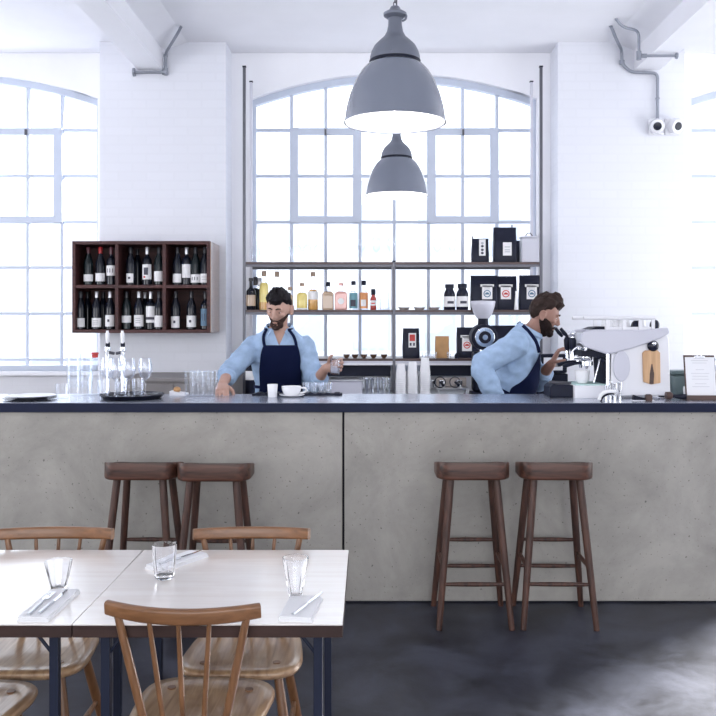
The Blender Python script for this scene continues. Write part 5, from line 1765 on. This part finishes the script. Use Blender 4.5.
def legs_of(g, gt, hip, side, feet, knees):
    for sx, f, k in zip((-1, 1), feet, knees):
        h = Vector(hip) + Vector(side) * sx * .085
        f, k = Vector(f), Vector(k)
        limb(g, [h, (h + k) / 2, k, (k + f) / 2 + Vector((0, .012, .03)), f + Vector((0, 0, .08))], [.080, .072, .052, .050, .036])
        limb(gt, [h, (h + k) / 2, k, (k + f) / 2 + Vector((0, .012, .03)), f + Vector((0, 0, .06))], [.088, .080, .062, .060, .055])
def shoe(f, d, parent):
    f, d = Vector(f), Vector(d).normalized()
    g = G()
    s_ = d.cross(Vector((0, 0, 1)))
    rings = []
    for q, w, h in ((-.075, .028, .05), (-.06, .036, .085), (0, .040, .085), (.06, .044, .06), (.13, .046, .04), (.17, .034, .03), (.185, .018, .02)):
        rings.append([f + d * q + s_ * w * math.cos(a) + Vector((0, 0, h / 2 + .0005 + h / 2 * math.sin(a))) for a in [2 * PI * j / 14 for j in range(14)]])
    g.loft(rings).build('shoe', 'black', parent)

# ---- the barista standing left, facing the viewer, looking down
pa_ = thing('person', 'person in light blue shirt and navy apron standing behind the bar, holding a glass', 'person', (0, 0, 0))
Y0 = 5.86
SV, FV = Vector((1, 0, 0)), Vector((0, -1, 0))       # side vector points to the picture's right
cx = -.592
TL = Torso([((cx + .005, Y0 + .02, .84), SV, FV, .165, .115),
            ((cx, Y0 + .02, .95), SV, FV, .168, .118),
            ((cx - .003, Y0 + .005, 1.09), SV, FV, .150, .108),
            ((cx - .006, Y0 - .035, 1.24), SV, FV, .166, .118),
            ((cx - .006, Y0 - .065, 1.36), SV, FV, .178, .112),
            ((cx - .004, Y0 - .078, 1.432), SV, FV, .150, .090),
            ((cx - .002, Y0 - .082, 1.478), SV, FV, .098, .072),
            ((cx, Y0 - .088, 1.510), SV, FV, .056, .058)])
sR, sL = Vector((-.758, Y0 - .070, 1.378)), Vector((-.424, Y0 - .070, 1.375))
eR, eL = Vector((-.882, 5.555, 1.225)), Vector((-.345, 5.70, 1.130))
wR, wL = Vector((-.893, 5.330, 1.160)), Vector((-.272, 5.53, 1.245))
hc = Vector((X(279, 5.72), 5.725, Z(308, 5.72)))
hm = head_frame(hc, (-.26, -1, -.42), (-.02, -.40, 1))
g, gt = G(), G()
TL.loft(g, 0, 7)
limb(g, [(cx, Y0 - .080, 1.46), (cx + .0, Y0 - .095, 1.51), hc + Vector((.004, .012, -.06))], [.060, .056, .055])
limb(g, [sR, sR.lerp(eR, .5), eR, eR.lerp(wR, .5), wR], [.058, .050, .041, .037, .027])
limb(g, [sL, sL.lerp(eL, .5), eL, eL.lerp(wL, .5), wL], [.058, .050, .041, .037, .027])
hand(g, wR + Vector((0, -.008, -.004)), (.12, -.85, -.26), (0, .25, -1), (1, 0, 0), .26, 1.05)
HA, HN = Vector((.82, -.32, .16)).normalized(), Vector((-.28, -.95, .05)).normalized()
GLS = wL + HA * .082 + HN * .046          # the glass he holds
hand(g, wL + HA * .012, HA, HN, (0, 0, 1), .86, 1.05)
head(g, hm)
hipL = (cx, Y0 + .02, .86)
fL, kL = [(-.70, 5.84, 0), (-.49, 5.84, 0)], [(-.69, 5.845, .47), (-.50, 5.845, .47)]
legs_of(g, gt, hipL, SV, fL, kL)
bodyL = baked(g, 'body', 'skin', pa_, .0056, 3)
TL.loft(gt, 0, 1.2, .010)
baked(gt, 'trousers', 'trousers', pa_, .012, 4)
for f in fL: shoe(Vector(f) + Vector((0, -.02, 0)), (0, -1, 0), pa_)
gs = G()
TL.loft(gs, .1, 6.35, .013)
limb(gs, [sR, sR.lerp(eR, .5), eR, eR.lerp(wR, .38)], [.058, .056, .052, .049], off=.012)
limb(gs, [sL, sL.lerp(eL, .5), eL, eL.lerp(wL, .30)], [.058, .056, .052, .049], off=.012)
def cutL(p):                                           # the open collar
    d = 1.482 - p.z
    return p.y < Y0 - .10 and abs(p.x - (cx + .012)) < .042 - .42 * d and p.z > 1.375
def snapL(p):
    d = 1.482 - p.z
    w = max(0, .042 - .42 * d)
    u = p.x - (cx + .012)
    return Vector((cx + .012 + math.copysign(w, u), p.y, p.z)) if 1.37 < p.z < 1.475 else p
shL = baked(gs, 'shirt', 'shirt', pa_, .008, 4, .0055, 10, cutL, snapL)
for w0, w1, nm in ((eR, wR, .38), (eL, wL, .30)):      # rolled cuffs
    a, b = w0.lerp(w1, nm - .02), w0.lerp(w1, nm + .13)
    G().tube([a, a.lerp(b, .15), a.lerp(b, .85), b], [.060, .064, .063, .058], 20).build('rolled_cuff', 'shirt', shL)
for sx in (-1, 1):                                     # collar points
    c0 = Vector((cx + .002, Y0 - .088, 1.505))
    pts = [c0 + Vector((sx * .016, .078, .030)), c0 + Vector((sx * .074, .030, .022)), c0 + Vector((sx * .078, -.030, .006)), c0 + Vector((sx * .044, -.088, -.030))]
    rings = []
    P = smooth_path(pts, 5)
    for i, p in enumerate(P):
        f = i / (len(P) - 1)
        out = Vector((sx * .7, -.35 - .5 * f, .15)).normalized()
        dn = Vector((sx * .42, -.10, -1)).normalized() * (.030 + .016 * f - (.02 if i == len(P) - 1 else 0))
        rings.append([p, p + out * .004, p + dn + out * .010, p + dn + out * .006])
    G().loft(rings).build('collar', 'shirt', shL, smooth=60)
hair_mesh(hm, bodyL, 'hair', .026, 1.12, tuft=.020, seed=2)
beard_mesh(hm, bodyL, 'stubble', .0035)
face_parts(hm, bodyL)
ap = sheet(TL, 'apron', 'apron', pa_, [.1 + .12 * k for k in range(36)], lambda t: max(.52, min(1.2, .52 + (4.3 - t) * .16)), .024, centre=.16)
for sx in (-1, 1):                                     # neck straps
    pts, nr = [], []
    for k in range(9):
        t = 4.15 + (6.2 - 4.15) * k / 8
        a = .16 * (1 - k / 8) + sx * (.48 + .18 * k / 8)
        p = TL.pt(t, a, .024); pts.append(p); nr.append((sx * .2, -1, .3 + .1 * k))
    p = TL.pt(6.5, sx * 1.5, .020); pts.append(p); nr.append((sx, 0, .5))
    p = TL.pt(6.6, sx * 2.5, .018); pts.append(p); nr.append((sx, 1, .5))
    band(smooth_path(pts, 2), 'strap', 'apron', ap, .019, .004, [nr[min(i // 2, len(nr) - 1)] for i in range(len(smooth_path(pts, 2)))])
band([TL.pt(2.1, a, .020) for a in [2 * PI * k / 40 for k in range(41)]], 'waist_tie', 'apron', ap, .02, .004, [TL.pt(2.1, 2 * PI * k / 40, .1) - TL.at(2.1)[0] for k in range(41)])
t = thing('water_glass', 'clear glass held in the raised hand of the standing barista', 'glass', GLS - Vector((0, 0, .05)))
t.rotation_euler = (.12, .10, 0)
G().lathe([(0, 0), (.028, 0), (.030, .003), (.037, .095), (.035, .095), (.028, .010), (0, .008)], 24).build('glass_wall', 'glass', t)
G().lathe([(0, .0095), (.0270, .0105), (.0305, .045), (0, .045)], 24).build('drink', 'lavender', t)

# ---- the barista on the right, stooping towards the espresso machine, in profile
pb_ = thing('person', 'person in light blue shirt and dark apron, bearded, stooping towards the espresso machine', 'person', (0, 0, 0))
Y1 = 5.74
def rv(a): return Vector((math.cos(a), -math.sin(a), 0))
FB = Vector((1, -.10, 0))                              # he faces the picture's right
def ringB(x, z, lean, w, d, y=Y1, turn=0.0):
    f = Vector((math.cos(turn) * math.cos(lean), -math.sin(turn) - .10, -math.sin(lean))).normalized()
    s_ = Vector((-.10 + math.sin(turn), -math.cos(turn), 0))           # towards the viewer: his right side
    return ((x, y, z), s_, f, w, d)
TB = Torso([ringB(.915, .84, .10, .160, .125), ringB(.925, .95, .25, .165, .128), ringB(.950, 1.07, .45, .150, .118),
            ringB(.985, 1.20, .55, .168, .132), ringB(1.010, 1.335, .60, .182, .122), ringB(1.035, 1.412, .62, .152, .098),
            ringB(1.058, 1.458, .62, .088, .074), ringB(1.082, 1.494, .6, .060, .062)])
bsR, bsL = Vector((.945, Y1 - .185, 1.392)), Vector((1.06, Y1 + .165, 1.385))
beR, beL = Vector((.715, 5.50, 1.262)), Vector((1.145, 5.88, 1.13))
bwR, bwL = Vector((.812, 5.475, 1.045)), Vector((1.185, 5.60, 1.270))
bhc = Vector((X(544, 5.70), 5.705, Z(314.5, 5.70)))
bhm = head_frame(bhc, (1, -.16, -.40), (.36, -.04, 1))
g, gt = G(), G()
TB.loft(g, 0, 7)
limb(g, [(1.055, Y1, 1.42), (1.085, Y1 - .01, 1.475), bhc + Vector((-.030, .01, -.055))], [.064, .060, .058])
limb(g, [bsR, bsR.lerp(beR, .5), beR, beR.lerp(bwR, .5), bwR], [.060, .052, .043, .039, .028])
limb(g, [bsL, bsL.lerp(beL, .5), beL, beL.lerp(bwL, .5), bwL], [.060, .052, .043, .039, .028])
hand(g, bwR + Vector((.004, 0, -.008)), (.45, .10, -.8), (.3, .9, .1), (.8, 0, .4), .45)
hand(g, bwL + Vector((.003, -.008, .008)), (.30, -.40, .78), (.85, -.30, -.25), (-.2, -.8, .3), .55)
head(g, bhm)
fB, kB = [(.90, 5.65, 0), (.88, 5.84, 0)], [(.925, 5.655, .46), (.905, 5.83, .46)]
legs_of(g, gt, (.915, Y1, .86), (0, 1, 0), fB, kB)
bodyB = baked(g, 'body', 'skin_tan', pb_, .0056, 3)
TB.loft(gt, 0, 1.2, .010)
baked(gt, 'trousers', 'trousers', pb_, .012, 4)
for f in fB: shoe(f, (1, 0, 0), pb_)
gs = G()
TB.loft(gs, .1, 6.5, .014)
limb(gs, [bsR, bsR.lerp(beR, .5), beR, beR.lerp(bwR, .5), beR.lerp(bwR, .80)], [.070, .064, .056, .052, .048], off=.013)
limb(gs, [bsL, bsL.lerp(beL, .5), beL, beL.lerp(bwL, .45)], [.066, .060, .054, .050], off=.012)
shB = baked(gs, 'shirt', 'shirt', pb_, .008, 4, .0065, 9)
a, b = beR.lerp(bwR, .78), beR.lerp(bwR, .90)
G().tube([a, a.lerp(b, .15), a.lerp(b, .85), b], [.058, .061, .060, .055], 20).build('rolled_cuff', 'shirt', shB)
a, b = beL.lerp(bwL, .43), beL.lerp(bwL, .56)
G().tube([a, a.lerp(b, .15), a.lerp(b, .85), b], [.058, .062, .061, .056], 20).build('rolled_cuff', 'shirt', shB)
cpts = []
for k in range(25):
    aa = 2 * PI * k / 24
    cpts.append(TB.pt(6.35 + .15 * math.cos(aa), aa, .016))
rings = []
for k, p in enumerate(cpts):
    out = (p - TB.at(6.3)[0]); out.z = 0; out.normalize()
    ax = Vector((.42, 0, 1)).normalized()
    rings.append([p + ax * .022, p + ax * .022 + out * .004, p - ax * .008 + out * .016, p - ax * .008 + out * .010])
G().loft(rings, close=False).build('collar', 'shirt', shB, smooth=60)
hair_mesh(bhm, bodyB, 'brown_hair', .034, 1.06, tuft=.024, seed=5)
beard_mesh(bhm, bodyB, 'beard', .010)
face_parts(bhm, bodyB, 'skin_tan')
apB = sheet(TB, 'apron', 'apron', pb_, [.1 + .12 * k for k in range(int(4.9 / .12))], lambda t: (1.72 if t < 2.2 else max(.60, 1.72 - (t - 2.2) * .46)), .026)
for sx in (-1, 1):
    pts = [TB.pt(4.85, sx * .60, .026), TB.pt(5.3, sx * .85, .026), TB.pt(5.8, sx * 1.15, .026), TB.pt(6.2, sx * 1.6, .026), TB.pt(6.45, sx * 2.2, .026), TB.pt(6.5, sx * 3.0, .026)]
    Q = smooth_path(pts, 4)
    cc = TB.at(6.0)[0]
    band(Q, 'strap', 'apron', apB, .022, .004, [(q - cc) for q in Q])
band([TB.pt(1.95, q, .022) for q in [2 * PI * k / 40 for k in range(41)]], 'waist_tie', 'apron', apB, .022, .004, [TB.pt(1.95, 2 * PI * k / 40, .1) - TB.at(1.95)[0] for k in range(41)])
